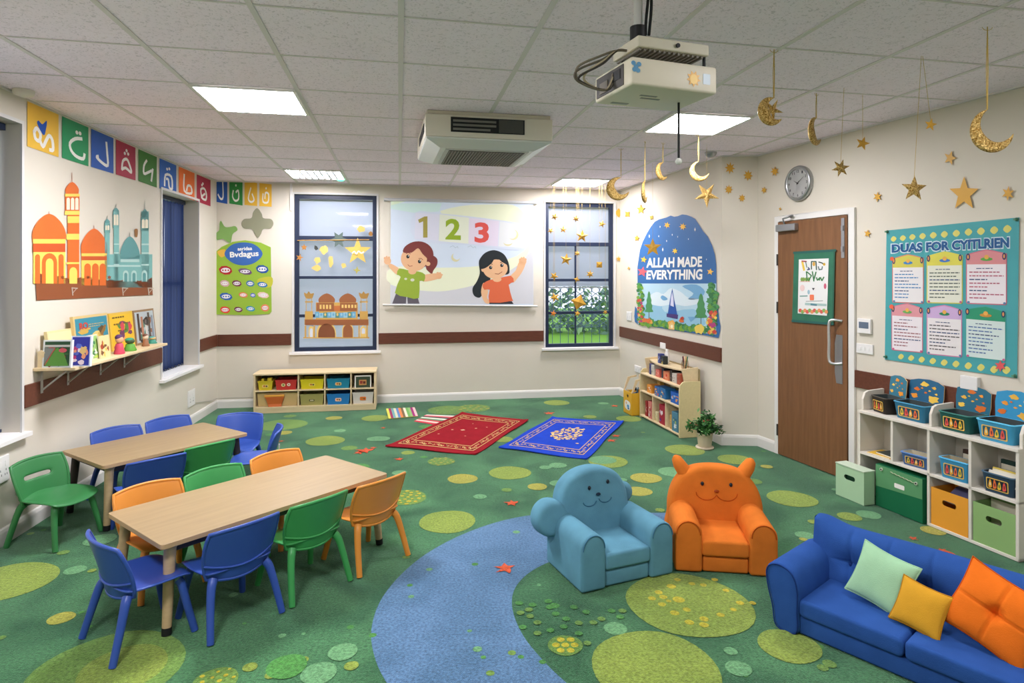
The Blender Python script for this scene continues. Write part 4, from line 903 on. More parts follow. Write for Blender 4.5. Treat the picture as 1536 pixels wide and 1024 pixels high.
for x, y in ((858, 639), (940, 623)): a.pg(ell(x, y, 12, 13, 12), BK_, 12); a.pg(ell(x+4, y-4, 3.5, 4, 8), pm(240, 240, 240), 13)
a.line([(890, 684), (915, 688), (942, 670)], 4, pm(130, 60, 50), 12); a.line([(845, 618), (858, 612), (872, 616)], 4, BK_, 12); a.line([(928, 604), (944, 598), (958, 604)], 4, BK_, 12)
a.build('projected_picture', cl)

# arched blue poster on the recess wall
CA = crop(920, 300, .2149); a = Art(onwall(W1, .006), pre=CA); PB = mat((54, 104, 160), .6, 'paper')
a.board([(172, 862), (168, 470), (185, 350), (205, 290), (232, 235), (262, 185), (290, 150), (318, 135), (345, 128), (370, 122), (400, 108), (425, 116), (450, 112), (480, 100), (512, 104), (545, 116), (572, 132), (600, 175), (630, 222), (660, 255), (690, 320), (708, 380), (718, 450), (720, 580), (722, 755), (730, 760), (738, 830), (748, 880), (745, 915), (733, 962), (650, 945), (400, 905), (190, 868), (170, 864), (150, 850), (146, 810), (152, 740), (166, 760)], PB, .006)
a.pg([(168, 582), (718, 582), (718, 940), (172, 862)], mat((178, 208, 220), .6, 'paper'), 1)
M1, M2, M3 = mat((212, 226, 230), .6), mat((112, 164, 200), .6), mat((144, 190, 212), .6)
a.pg(spl([(240, 680), (300, 640), (350, 655), (400, 615), (470, 640), (520, 680), (590, 690), (600, 720), (500, 740), (420, 725), (330, 740), (250, 720)], True, 3), M1, 2)
a.pg(spl([(480, 600), (580, 590), (640, 640), (590, 690), (520, 690), (560, 650)], True, 3), M2, 2); a.pg(spl([(200, 740), (330, 700), (360, 780), (560, 760), (640, 840), (600, 880), (300, 870), (190, 830)], True, 3), M3, 1.5); a.pg(spl([(330, 680), (345, 665), (380, 690), (350, 700)], True, 3), M2, 3); a.pg([(520, 815), (590, 812), (540, 850)], M2, 3)
TW = mat((40, 84, 160), .6); a.pg([(372, 790), (452, 800), (448, 830), (372, 815)], mat((72, 52, 110), .6), 4); a.pg([(380, 795), (388, 740), (396, 690), (411, 615), (424, 690), (436, 750), (446, 800)], TW, 4); a.pg([(398, 735), (402, 680), (411, 640), (420, 690), (422, 745)], mat((214, 214, 232), .6), 5)
TG = [mat(c, .6) for c in ((74, 140, 84), (52, 112, 66), (96, 150, 60), (120, 160, 52))]; FL = [mat(c, .6) for c in ((216, 110, 60), (196, 70, 60), (226, 170, 80), (170, 60, 120), (224, 196, 90))]
for x0, x1, yb, yt in ((220, 278, 780, 635), (568, 655, 820, 650)):
    q = [((x0+x1)/2, yt)]; n_ = 7
    for k in range(1, n_+1): q.append(((x0+x1)/2+(x1-x0)/2*(k/n_)**.6*(1 if k % 2 else .75), yt+(yb-yt)*k/n_))
    for k in range(n_, 0, -1): q.append(((x0+x1)/2-(x1-x0)/2*(k/n_)**.6*(1 if k % 2 else .75), yt+(yb-yt)*k/n_))
    a.pg(spl(q, True, 2), TG[0], 3); a.line([((x0+x1)/2, yb-20), ((x0+x1)/2, yb+60)], 5, mat((96, 104, 84), .6), 2.5)
rn = random.Random(21)
def blob(x, y, R, mt, L): a.pg([(x+R*(1+.25*math.sin(3.1*i+x))*math.cos(2*PI*i/11), y+R*(1+.25*math.cos(2.7*i+y))*math.sin(2*PI*i/11)) for i in range(11)], mt, L)
for k in range(34): blob(rn.uniform(172, 205), 590+k*8.1, rn.uniform(9, 17), TG[k % 4], 4+k*.03)
for k in range(46): blob(rn.uniform(668, 716), 592+k*7.4, rn.uniform(12, 24), TG[k % 3], 4+k*.03)
for k in range(20): blob(rn.uniform(172, 202), rn.uniform(690, 850), rn.uniform(6, 11), FL[k % 4], 5.5+k*.03)
for k in range(26): blob(rn.uniform(655, 716), rn.uniform(770, 930), rn.uniform(9, 17), FL[(k % 5)], 5.5+k*.03)
for k in range(60):
    x = 200+k*7.6; blob(x, 850+(x-200)*.12+rn.uniform(-14, 12), rn.uniform(12, 24), TG[(k*7) % 4], 5+k*.03)
for x, y, R, c in ((215, 838, 16, 0), (245, 842, 18, 0), (262, 850, 14, 2), (476, 838, 17, 0), (480, 825, 12, 1), (405, 862, 24, 2), (600, 900, 34, 4)): blob(x, y, R, FL[c], 7.2)
a.pg([(385, 900), (388, 872), (408, 848), (426, 874), (426, 905)], mat((226, 190, 120), .6), 8); a.pg(ell(408, 882, 8, 12), mat((236, 226, 190), .6), 9)
for x, y, s_ in ((251, 252, 8), (317, 252, 5), (372, 285, 5), (411, 242, 5), (449, 256, 4), (524, 272, 4), (570, 205, 9), (345, 345, 9), (650, 414, 4), (326, 186, 5)): a.pg([(x-s_*.6, y), (x, y-s_*1.6), (x+s_*.6, y), (x, y+s_*1.6)], WHT, 2)
a.text('ALLAH MADE', [(232, 404), (620, 392), (618, 466), (230, 472)], WHT, 3, .035); a.text('EVERYTHING', [(232, 490), (622, 480), (620, 556), (230, 554)], WHT, 3, .035)
for x, y, R, c, n_ in ((430, 355, 22, (240, 200, 70), 6), (375, 175, 24, (232, 180, 56), 6), (485, 185, 27, (238, 186, 60), 7), (212, 415, 24, (236, 180, 60), 5), (203, 500, 38, (232, 96, 104), 5), (676, 500, 25, (240, 186, 84), 5)): a.pg(star(x, y, R, R*.45, n_, .2), mat(c, .5), 5)
tag(a.build('arched_poster'), 'arched blue poster reading ALLAH MADE EVERYTHING above a garden and mountain scene', 'poster')

# teal poster
CP = crop(1310, 310, .2637); a = Art(onwall(W3, .006), pre=CP); TE = mat((72, 158, 162), .55, 'paper')
a.board([(75, 135), (830, 60), (818, 975), (65, 868)], TE, .004)
DY = mat((214, 206, 110), .6)
for pts in ([(115, 183), (168, 178), (222, 172), (280, 167), (341, 162), (404, 157), (472, 151), (541, 144), (612, 139), (687, 133), (762, 126)], [(157, 852), (215, 860), (275, 869), (338, 877), (403, 886), (470, 894), (540, 904), (612, 914), (687, 925), (757, 929)]):
    for i, (x, y) in enumerate(pts): s_ = .8+.035*i; a.pg(spl([(x-21*s_, y+2), (x, y-20*s_), (x+21*s_, y-2), (x, y+20*s_)], True, 3), DY, 1)
q = [(104, 214), (772, 172), (772, 232), (104, 262)]
a.text('DUAS FOR CYITLRIEN', [(98, 209), (778, 166), (778, 239), (98, 268)], mat((206, 222, 230), .6), 1.5, .09); a.text('DUAS FOR CYITLRIEN', q, mat((36, 88, 140), .6), 3, .045)
cardl = [(107, 287, 290, 285, 545, 552, (206, 196, 84), (206, 120, 110), (226, 222, 220)), (303, 508, 275, 270, 548, 552, (214, 206, 84), (214, 206, 84), (222, 222, 204)), (527, 760, 265, 260, 552, 560, (212, 138, 140), (200, 110, 130), (230, 222, 224)),
         (103, 282, 562, 572, 815, 832, (214, 146, 152), (206, 120, 140), (228, 220, 222)), (303, 505, 572, 582, 838, 858, (198, 168, 206), (206, 130, 170), (226, 220, 218)), (523, 755, 575, 592, 855, 882, (46, 146, 108), (70, 160, 150), (206, 220, 214))]
for k, (x0, x1, ta, tb, ba, bb, hc, bc, body) in enumerate(cardl):
    W_ = lambda u, v: (x0+(x1-x0)*u, (ta+(tb-ta)*u)*(1-v)+(ba+(bb-ba)*u)*v)
    a.pg([W_(*p) for p in [(0, .02), (.1, .0), (.3, -.04), (.5, -.07), (.7, -.04), (.9, 0), (1, .02), (1, .97), (.97, 1), (.03, 1), (0, .97)]], mat(bc, .6), 2)
    a.pg([W_(*p) for p in [(.02, .03), (.3, -.02), (.5, -.05), (.7, -.02), (.98, .03), (.98, .24), (.02, .24)]], mat(hc, .6), 3)
    a.pg([W_(*p) for p in [(.025, .22), (.975, .22), (.975, .965), (.95, .98), (.05, .98), (.025, .965)]], mat(body, .6), 4)
    for u in (.05, .93): a.pg([W_(u+.07*x, .07+.07*y) for x, y in ell(0, 0, .7, 1, 10)], mat((40, 56, 96), .6), 5); a.pg([W_(u+.07*x, .07+.07*y) for x, y in ell(0, 0, .35, .6, 10)], mat((220, 150, 90), .6), 6)
    a.pg([W_(.5+x, .12+y) for x, y in ell(0, 0, .15, .035, 12)], mat(((60, 130, 190), (70, 120, 190), (90, 160, 70), (110, 170, 90), (40, 130, 90), (200, 140, 60))[k], .6), 5)
    a.pg([W_(.5+x, .08+y) for x, y in ell(0, 0, .06, .045, 8)], mat((226, 170, 80), .6), 5.5)
    ink = [(70, 130, 180), (90, 100, 90), (176, 90, 110), (150, 90, 96), (90, 84, 84), (80, 110, 160)][k]; rn = random.Random(k+50)
    for rr in range(9):
        v = .30+.072*rr; x = .08 if rr else .25; end = .92-rn.choice((0, 0, .1, .25, .4)) if rr else .65
        if rr == 8: end = .5
        mt = mat(ink if rr % 3 else (70, 84, 120), .6)
        while x < end:
            e = min(end, x+rn.uniform(.05, .13)); hgt = .011 if rr else .008
            a.pg([W_(x, v-hgt), W_(e, v-hgt), W_(e, v+hgt), W_(x, v+hgt)], mt, 5); x = e+.02
    for u in (.06, .94): a.pg([W_(u+.035*x, .965+.025*y) for x, y in ell(0, 0, 1, 1, 8)], mat(((90, 130, 170), (196, 96, 140))[k % 2], .6), 6)
a.pg(ell(106, 296, 12, 12, 10), mat((226, 96, 60), .6), 6); a.pg(ell(103, 568, 13, 13, 10), mat((230, 96, 70), .6), 7); a.pg(star(722, 905, 34, 17, 6), mat((216, 90, 90), .6), 6)
pn = a.build('teal_poster'); tag(pn, 'large teal poster headed DUAS FOR CYITLRIEN with six text cards, right of the door', 'poster')
for k, (x, y) in enumerate(((80, 142), (815, 72), (805, 962), (72, 852))):
    p = W3.hit(*CP(x, y), .008); m = MB(); m.tube([p, p+W3.n.to_3d()*.006], [.012, .009], mat((70, 120, 96), .4), 12); m.tube([p+W3.n.to_3d()*.006, p+W3.n.to_3d()*.02], [.005, .007], mat((90, 140, 110), .3), 10)
    m.v = [Matrix.Rotation(-pn.rotation_euler.z, 3, 'Z') @ (v-pn.location) for v in m.v]; m.build('pin', pn)

# green framed poster on the door
CD = crop(1185, 360, .1367); a = Art(onwall(W3, .040), pre=CD); r = thing('door_poster', 'green-bordered fabric poster with an illustrated white sheet on the wooden door', 'poster', (0, 0, 0))
a.board([(45, 130), (495, 102), (475, 930), (22, 893)], mat((58, 112, 88), .7, 'fabric'), .006); a.line([(40, 140), (500, 112)], 26, mat((40, 92, 84), .6), 2); a.line([(22, 885), (476, 920)], 26, mat((40, 92, 84), .6), 2); a.line([(485, 110), (468, 920)], 18, mat((44, 92, 72), .6), 2.5); a.build('backing', r)
a = Art(onwall(W3, .044), pre=CD); a.board([(97, 212), (425, 200), (405, 830), (85, 803)], mat((222, 222, 218), .6), .002); K_ = lambda *c: mat(c, .6)
a.line([(135, 240), (155, 330)], 22, K_(226, 190, 70), 1); a.line([(130, 230), (180, 235)], 14, K_(170, 60, 70), 1); a.line([(170, 230), (185, 300)], 9, K_(70, 110, 90), 1)
for p, c in (([(235, 320), (235, 235), (285, 235), (290, 325)], (58, 84, 70)), ([(315, 240), (350, 250), (380, 275)], (60, 70, 60)), ([(200, 300), (215, 320), (190, 325)], (50, 60, 110)), ([(310, 290), (320, 325), (350, 320), (355, 290)], (90, 110, 110))): a.line(p, 12, K_(*c), 1)
a.pg(ell(262, 262, 16, 24, 12), K_(206, 160, 70), 2); a.pg(ell(375, 265, 14, 16, 10), K_(200, 160, 50), 2)
for p in ([(180, 345), (188, 440)], [(188, 350), (235, 390), (205, 440)], [(245, 345), (262, 450)], [(285, 350), (262, 430)], [(290, 410), (300, 440), (330, 410), (320, 440)], [(335, 410), (350, 445), (372, 405)]): a.line(p, 13, K_(60, 120, 70), 2)
for x in (130, 150, 178, 205): a.pg(ell(x, 430, 16, 22, 10), K_(126, 160, 76), 1)
a.line([(110, 455), (220, 455)], 6, K_(200, 140, 120), 1); a.pg(ell(135, 525, 26, 36, 12), K_(226, 196, 190), 1); a.pg(ell(385, 505, 15, 32, 12), K_(190, 90, 110), 1)
a.pg([(240, 525), (272, 525), (256, 552)], K_(60, 60, 64), 2); a.pg(ell(205, 570, 14, 26, 10), K_(150, 180, 190), 1); a.line([(110, 615), (190, 612)], 13, K_(110, 150, 140), 1); a.pg(rrect(216, 598, 262, 660, 10), K_(230, 120, 84), 2)
a.line([(170, 700), (395, 712)], 26, K_(160, 186, 180), 1); a.line([(230, 705), (290, 712)], 20, K_(84, 130, 140), 2); a.line([(175, 672), (360, 665)], 6, K_(110, 120, 110), 1)
for i, x in enumerate(range(112, 400, 26)): a.pg(ell(x, 772+(i % 2)*14, 19, 22, 10), K_(*((206, 90, 80), (130, 170, 90), (220, 140, 90))[i % 3]), 1+i*.05)
a.build('illustrated_sheet', r)

# clock
p = W3.hit(1201, 275, 0); r = thing('wall_clock', 'round silver-rimmed wall clock above the left side of the door', 'clock', p, W3.ang()); RC = .150
rotm = Matrix.Rotation(PI/2, 4, 'X'); m = MB(); m.lathe([(RC*.80, .036), (RC*.86, .044), (RC*.96, .040), (RC, .024), (RC*.98, .002)], mat((170, 172, 172), .35, 'metal'), 48, rotm, caps=False); m.build('rim', r)
m = MB(); m.lathe([(1e-4, .030), (RC*.84, .030)], mat((216, 216, 212), .5), 48, rotm); m.build('face', r)
a = Art(onface(-.0305), step=.0006)
for k, t in enumerate(('12', '1', '2', '3', '4', '5', '6', '7', '8', '9', '10', '11')):
    an = PI/2-k*PI/6; x, z = RC*.68*math.cos(an), RC*.68*math.sin(an); h = .011; wd = .007*len(t)
    a.text(t, [(x-wd, z+h), (x+wd, z+h), (x+wd, z-h), (x-wd, z-h)], mat((50, 50, 54), .5), 1, .02)
a.build('numerals', r)
for ang, L_, wd in ((math.radians(150), .055, .006), (math.radians(35), .085, .004), (math.radians(45), .03, .004)):
    m = MB(); c_, s_ = math.cos(ang), math.sin(ang); m.prism([(-.012*c_-wd/2*s_, -.012*s_+wd/2*c_), (L_*c_, L_*s_), (-.012*c_+wd/2*s_, -.012*s_-wd/2*c_)], lambda x, z: (x, -.034, z), (0, -.0015, 0), BLACKR); m.build('hand', r)

# switches, sockets, thermostat
def fitting(name, wl, x0, y0, x1, y1, label, cat, det=0, th=.012):
    a0 = wl.sz(x0, y0); b0 = wl.sz(x1, y1); uc = (a0[0]+b0[0])/2; z0 = min(a0[1], b0[1]); W_ = abs(b0[0]-a0[0]); H_ = abs(a0[1]-b0[1])
    r = thing(name, label, cat, wl.pt(uc, z0), wl.ang()); m = MB(); m.box(-W_/2, W_/2, -th, -.0005, 0, H_, SOCK); m.build('plate', r, bevel=.003)
    if det == 1:
        for s_ in (-1, 1): m = MB(); m.box(s_*W_*.22-.008, s_*W_*.22+.008, -th-.003, -th, H_*.60, H_*.8, WHITE); m.build('switch', r)
        m = MB()
        for s_ in (-1, 1):
            for dx, dz in ((0, .42), (-.009, .25), (.009, .25)): m.box(s_*W_*.22+dx-.002, s_*W_*.22+dx+.002, -th-.0006, -th, H_*dz, H_*(dz+.08), DARK)
        m.build('pin_holes', r)
    if det == 2: m = MB(); m.box(-W_*.36, W_*.36, -th-.001, -th, H_*.35, H_*.78, mat((96, 110, 128), .3)); m.build('display', r)
    if det == 3:
        for s_ in (-1, 0, 1): m = MB(); m.box(s_*W_*.25-.008, s_*W_*.25+.008, -th-.003, -th, H_*.35, H_*.65, WHITE); m.build('switch', r)
    return r
fitting('thermostat', W3, 1289, 477, 1309, 501, 'white thermostat with a small grey display, right of the door', 'thermostat', 2, .022)
fitting('light_switch', W3, 1286, 514, 1311, 532, 'white switch plate under the thermostat', 'switch', 3)
fitting('wall_box', W3, 1445, 562, 1471, 586, 'white blank box on the wall under the teal poster', 'wall box', 0, .03)
fitting('power_socket', WL, 281, 587, 291, 606, 'white double socket on the left wall near the corner, with a thin cable', 'socket', 1)
fitting('power_socket', WL, -8, 688, 11, 719, 'white socket at the left edge, below the first window', 'socket', 1)
fitting('power_socket', W1, 941, 467, 948, 481, 'small white socket left of the arched blue poster', 'socket', 1)
fitting('power_socket', W1, 953, 547, 962, 560, 'white socket behind the curved shelf, right of the lawn window', 'socket', 1)
fitting('power_socket', W1, 993, 513, 1001, 524, 'small white box fixed on the brown band above the curved shelf', 'socket', 0, .026)
m = MB(); m.box(-.012, .012, -.02, -.001, 0, CEIL-2.36, SOCK); o = m.build('conduit', None, origin=None); o.location = WB.pt(WB.sz(437, 290)[0], 2.36); o.rotation_euler = (0, 0, WB.ang()); tag(o, 'short white cable trunking from ceiling down beside the mosque window', 'trunking')
p0, p1 = WL.pt(WL.sz(291, 600)[0], WL.sz(291, 604)[1], .006), WB.pt(.55, .118, .014); m = MB(); m.tube([p0, WL.pt(WL.len-.2, .13, .012), WL.pt(WL.len-.015, .12, .012), WB.pt(.03, .12, .012), p1], .003, mat((170, 166, 156), .5), 6); tag(m.build('wall_cable'), 'thin grey cable running along the skirting from the corner socket', 'cable')
# ================================================================ rugs
def quad3(q, z, wv=.004):
    A, B, C_, D = [fl(*p) for p in q]      # left, near, right, far
    return lambda u, v, l: (A*(1-u)*(1-v)+B*u*(1-v)+C_*u*v+D*(1-u)*v)+Vector((0, 0, z+l+wv*math.sin(5*u)*math.sin(4*v+1)))
def rug(name, label, q, base, gold, dark, medal):
    a = Art(quad3(q, .014), step=.0005); Bm, Gm, Dm = mat(base, .95, 'fabric'), mat(gold, .9), mat(dark, .95)
    nu, nv = 14, 14; vs = []; fs = []
    for s_ in (0, 1):
        for j in range(nv+1):
            for i in range(nu+1):
                u, v = i/nu, j/nv; e = .008*math.sin(9*v)*(1 if i in (0, nu) else 0); p = a.to3(u+e, v+.008*math.sin(7*u)*(1 if j in (0, nv) else 0), -.006*s_)
                if (i in (0, nu)) and (j in (0, nv)) and s_ == 0: p.z += .008
                vs.append(p)
    N_ = (nu+1)*(nv+1)
    for j in range(nv):
        for i in range(nu): k = j*(nu+1)+i; fs += [(k, k+1, k+nu+2, k+nu+1), (k+N_, k+nu+1+N_, k+nu+2+N_, k+1+N_)]
    bd = [i for i in range(nu)]+[j*(nu+1)+nu for j in range(nv)]+[nv*(nu+1)+i for i in range(nu, 0, -1)]+[j*(nu+1) for j in range(nv, 0, -1)]
    for k in range(len(bd)): p, q_ = bd[k], bd[(k+1) % len(bd)]; fs.append((p, p+N_, q_+N_, q_))
    a.add(vs, fs, Bm)
    def ln(x0, y0, x1, y1, w_, mt, L):
        n = 10
        for i in range(n): t, t2 = i/n, (i+1)/n; a.line([(x0+(x1-x0)*t, y0+(y1-y0)*t), (x0+(x1-x0)*t2, y0+(y1-y0)*t2)], w_, mt, L)
    a.step = .0006
    rn = random.Random(4)
    for o in (.075, .165):
        for p in ((o, o, 1-o, o), (1-o, o, 1-o, 1-o), (1-o, 1-o, o, 1-o), (o, 1-o, o, o)): ln(*p, .010, Gm, 3)
    for side in range(4):
        for k in range(26):
            t = .09+.82*k/25; c = .12+.012*math.sin(k*2.2)
            x, y = ((t, c), (1-c, t), (t, 1-c), (c, t))[side]
            a.pg([(x+.016*(1+.4*math.sin(k+i*2))*math.cos(2*PI*i/7), y+.013*(1+.4*math.cos(k+i))*math.sin(2*PI*i/7)) for i in range(7)], Gm if k % 5 else Dm, 3)
            a.pg(ell(x, y, .006, .006, 6), Dm if k % 5 else Gm, 4)
    if medal:
        for k in range(40):
            r_ = .02+.155*math.sqrt(k/40); t = k*2.4; x, y = .5+r_*math.cos(t)*1.05, .52+r_*math.sin(t)*1.1
            a.pg([(x+.024*(1+.5*math.sin(k+i*2.1))*math.cos(2*PI*i/8), y+.024*(1+.5*math.cos(k*1.3+i))*math.sin(2*PI*i/8)) for i in range(8)], (Gm, mat((226, 200, 130), .9), Gm)[k % 3], 3+k*.02)
            if k % 2: a.pg(ell(x+.01, y, .009, .009, 6), Bm, 5)
        a.pg(ell(.74, .30, .02, .01, 8), Gm, 3)
    else:
        for x, y, s_ in ((.45, .52, .03), (.33, .50, .018), (.56, .60, .018), (.60, .38, .010), (.42, .72, .010), (.66, .66, .012), (.28, .36, .014)): a.pg([(x-s_, y), (x, y-s_*.4), (x+s_, y+s_*.2), (x, y+s_*.5)], mat((226, 190, 150), .9), 3)
    return tag(a.build(name), label, 'prayer rug', 'prayer rugs on the carpet')
rug('prayer_rug', 'dark red prayer rug with a gold border on the green carpet', [(578, 671), (713, 683), (792, 632), (693, 620)], (140, 26, 36), (206, 170, 110), (90, 14, 24), False)
rug('prayer_rug', 'bright blue prayer rug with a gold border and gold centre medallion', [(748, 673), (880, 690), (935, 634), (828, 627)], (32, 66, 178), (204, 170, 112), (20, 40, 110), True)
def stripes(q, cols, label, z):
    a = Art(quad3(q, z, 0), step=.001); n = len(cols); a.board(rect(0, 0, 1, 1), mat(cols[0], .9, 'fabric'), .004)
    for k, c in enumerate(cols): a.pg(rect(k/n, 0, (k+1)/n, 1), mat(c, .9), 1)
    tag(a.build('striped_mat'), label, 'mat', 'small striped mats')
stripes([(583, 629), (627, 625), (622, 612), (579, 614)], [(210, 206, 90), (150, 50, 90), (110, 160, 160), (200, 200, 170), (90, 130, 180), (226, 130, 70), (120, 100, 70), (220, 214, 190), (110, 170, 90), (140, 180, 110), (150, 40, 110), (230, 180, 180)], 'small flat mat with upright rainbow stripes, left of the red prayer rug', .010)
stripes([(621, 632), (640, 622), (683, 624), (657, 638)], [(206, 70, 80), (226, 206, 190), (190, 60, 70), (90, 150, 110), (220, 220, 200), (60, 70, 66), (214, 90, 100), (226, 214, 200)], 'small striped mat in red and cream touching the corner of the red rug', .004)

# ================================================================ hanging decorations
GL = mat((196, 142, 38), .35, 'glitter'); GP = mat((212, 160, 58), .45); STR = mat((196, 164, 84), .6)
def moon3d(m, R, a0, a1, fat, M=None, flat=.55):
    n = 34; P_ = []; Rr = []
    for i in range(n+1):
        t = i/n; a = a0+(a1-a0)*t; w_ = R*(.015+fat*math.sin(PI*t)**.9*.5); rr = R-w_; P_.append((rr*math.cos(a), 0, rr*math.sin(a))); Rr.append(w_)
    # ribbon-like crescent: elliptical section, thin along y
    vs = []; fs = []; k = 14
    for (x, y, z), w_, i in zip(P_, Rr, range(n+1)):
        a = a0+(a1-a0)*i/n
        for j in range(k): b = 2*PI*j/k; vs.append((x+w_*math.cos(b)*math.cos(a), w_*math.sin(b)*flat, z+w_*math.cos(b)*math.sin(a)))
    for i in range(n):
        for j in range(k): fs.append((i*k+j, i*k+(j+1) % k, (i+1)*k+(j+1) % k, (i+1)*k+j))
    m.add(vs, fs, GL, True, M)
def star3d(m, R, n, mt, r=.42, rot=0.0, dep=.22, M=None, sx=1.0):
    pts = [((R if i % 2 == 0 else R*r)*math.sin(rot+PI*i/n)*sx, (R if i % 2 == 0 else R*r)*math.cos(rot+PI*i/n)) for i in range(2*n)]
    vs = [(x, 0, z) for x, z in pts]+[(0, -R*dep, 0), (0, R*dep, 0)]; k = 2*n
    m.add(vs, [(i, (i+1) % k, k) for i in range(k)]+[((i+1) % k, i, k+1) for i in range(k)], mt, False, M)
def hanging_moon(px, py, h, Y, yaw, fat, label, span=(80, 345), st=False):
    c = at(px, py, Y); R = h*Y/F/2; r = thing('hanging_moon', label, 'hanging ornament', c, yaw, 'gold glitter moons hanging from the ceiling')
    m = MB(); moon3d(m, R, math.radians(span[0]), math.radians(span[1]), fat); m.build('crescent', r)
    if st: m = MB(); star3d(m, R*.85, 5, GL, .32, .5, .25, Matrix.Translation((R*.15, 0, R*.12))); m.build('star', r)
    tx, tz = R*math.cos(math.radians(span[0])), R*math.sin(math.radians(span[0])); top = CEIL-c.z
    m = MB(); m.tube([(tx, 0, tz-R*.02), (tx+.002, 0, tz+(top-tz)*.5), (tx, 0, top-.002)], .0022 if h > 35 else .0018, STR, 6); m.tube([(tx, .004, tz), (tx-.003, .003, tz+(top-tz)*.5), (tx, 0, top-.002)], .0016, STR, 6); m.build('ribbon', r)
    m = MB(); m.tube([(tx+.022*math.cos(a), 0, top-.004-.014*math.sin(a)) for a in [PI*i/8 for i in range(9)]], .0012, STR, 5); m.build('hook', r)
hanging_moon(927, 283, 35, 5.55, 0, .78, 'gold glitter crescent leftmost of the hanging moons, by the top corner of the lawn window', (75, 345))
hanging_moon(967, 288, 33, 5.25, 1.15, .62, 'narrow gold glitter crescent turned almost edge on, second moon from the left')
hanging_moon(993, 257, 27, 5.3, .6, .75, 'small plump gold glitter crescent left of the black microphone rod', (80, 330))
hanging_moon(1049, 257, 30, 5.0, 0, .6, 'thin gold glitter crescent just right of the black microphone rod', (95, 350))
hanging_moon(1156, 167, 43, 3.10, .2, .95, 'gold glitter crescent with a star inside its curve', (75, 330), True)
hanging_moon(1223, 197, 42, 3.85, .7, .7, 'slim gold glitter crescent hanging in front of the clock', (80, 335))
hanging_moon(1488, 196, 66, 2.82, 0, .58, 'largest gold glitter crescent, at the far right under the ceiling', (102, 352))
def hstar(px, py, R, Y, n, label, mt=None, rot=0.0, sx=1.0, dep=.22, thick=.0011, xtop=None, r=.42, name='hanging_star', grp='gold stars on strings'):
    c = at(px, py, Y); R = R*Y/F; o = thing(name, label, 'hanging ornament', c, 0, grp); m = MB(); star3d(m, R, n, mt or GP, r, rot, dep, sx=sx); m.build('star', o)
    m = MB(); top = CEIL-c.z; dx = 0 if xtop is None else (xtop-px)*Y/F; m.tube([(0, 0, R*.6), (dx, 0, top-.002)], thick, STR, 5); m.build('string', o)
hstar(1261, 252, 14, 3.75, 6, 'six-pointed gold star hanging right of the clock, above the door corner', GL, .3, xtop=1266)
hstar(1371, 283, 20, 3.2, 5, 'gold glitter star on a long string above the top left of the teal poster', GL, .05, xtop=1382)
hstar(1396, 187, 10, 3.2, 5, 'small gold star high up beside a long ribbon, left of the largest moon', GP, .2, xtop=1384)
hstar(1294, 215, 11, 3.9, 5, 'small tilted gold star near the wall and ceiling edge, upper right of the clock', GP, .3)
hstar(1060, 292, 20, 5.4, 5, 'gold star with long curved upper points hanging under the chrome ceiling sensor', GL, .6, r=.36)
hstar(979, 371, 14, 6.3, 5, 'plain gold star hanging in front of the left of the arched poster', GP, 0, dep=.06)
hstar(873, 354, 10, 7.6, 5, 'gold star under the top pane bar of the lawn window, centre', GP, .1); hstar(849, 389, 9.5, 7.6, 5, 'gold star in the second pane of the lawn window, left part', GP, .15)
hstar(868, 453, 12, 7.80, 4, 'wide four-pointed gold star low in the lawn window', GP, .3, r=.6); hstar(899, 397, 6, 7.6, 4, 'little tilted gold diamond near the right frame of the lawn window', GP, .8, r=.7)
hstar(832, 325, 6, 7.5, 5, 'small gold star at the top left of the lawn window', GP, .4); hstar(864, 328, 6, 7.45, 6, 'small gold star at the top centre of the lawn window', GP, .2)
hstar(845, 344, 6, 7.65, 5, 'small gold star left of centre in the top pane of the lawn window', GP, .1); hstar(885, 411, 6.5, 7.6, 6, 'small gold star right of centre just above the middle bar of the lawn window', GP, .1)
hstar(903, 336, 6, 7.6, 5, 'small gold star top right in the lawn window', GP, .3); hstar(826, 346, 5, 7.65, 5, 'tiny gold star near the left frame in the top pane of the lawn window', GP, .6)
hstar(866, 380, 5, 7.70, 6, 'tiny gold star at the window centre above the second bar', GP, 0); hstar(831, 414, 7, 7.6, 5, 'faint gold star on the left side by the middle bar of the lawn window', GP, .5)
hstar(865, 419, 5, 7.52, 4, 'tiny gold diamond on the centre of the middle bar, lawn window', GP, .3); hstar(832, 446, 8, 7.75, 5, 'gold star at the lower left in front of the grille of the lawn window', GP, .9)
hstar(866, 470, 5, 7.92, 5, 'tiny gold star on the lowest bar at the centre of the lawn window', GP, .2); hstar(830, 470, 5, 7.9, 5, 'tiny orange-gold star on the lowest bar at the left of the lawn window', mat((224, 130, 40), .5), .2); hstar(908, 468, 4, 7.65, 5, 'tiny gold star on the lowest bar at the right of the lawn window', GP, .7)
def wstar(wl, px, py, R, n, label, rot=0.0, r=.42, mt=None, d=.010, sy=1.15):
    f_ = onwall(wl, d); a = Art(f_); p = star(px, py, R, R*r, n, rot, sy); a.board(p, mt or GP, .003); tag(a.build('wall_star'), label, 'wall star', 'gold paper stars on the walls')
wstar(W3, 1446, 291, 23, 5, 'largest flat gold star, on the wall above the teal poster'); wstar(W3, 1512, 290, 10, 6, 'small gold star at the right edge above the teal poster', .1); wstar(W3, 1425, 237, 10, 5, 'small gold star on the wall above the largest flat one', .3)
wstar(W3, 1316, 295, 7, 6, 'small gold star on the wall above the top left of the teal poster', .1); wstar(W3, 1301, 350, 5.5, 5, 'small gold star between the door frame and teal poster', .2); wstar(W3, 1170, 313, 2.5, 4, 'tiny gold speck star just above the door closer', .2)
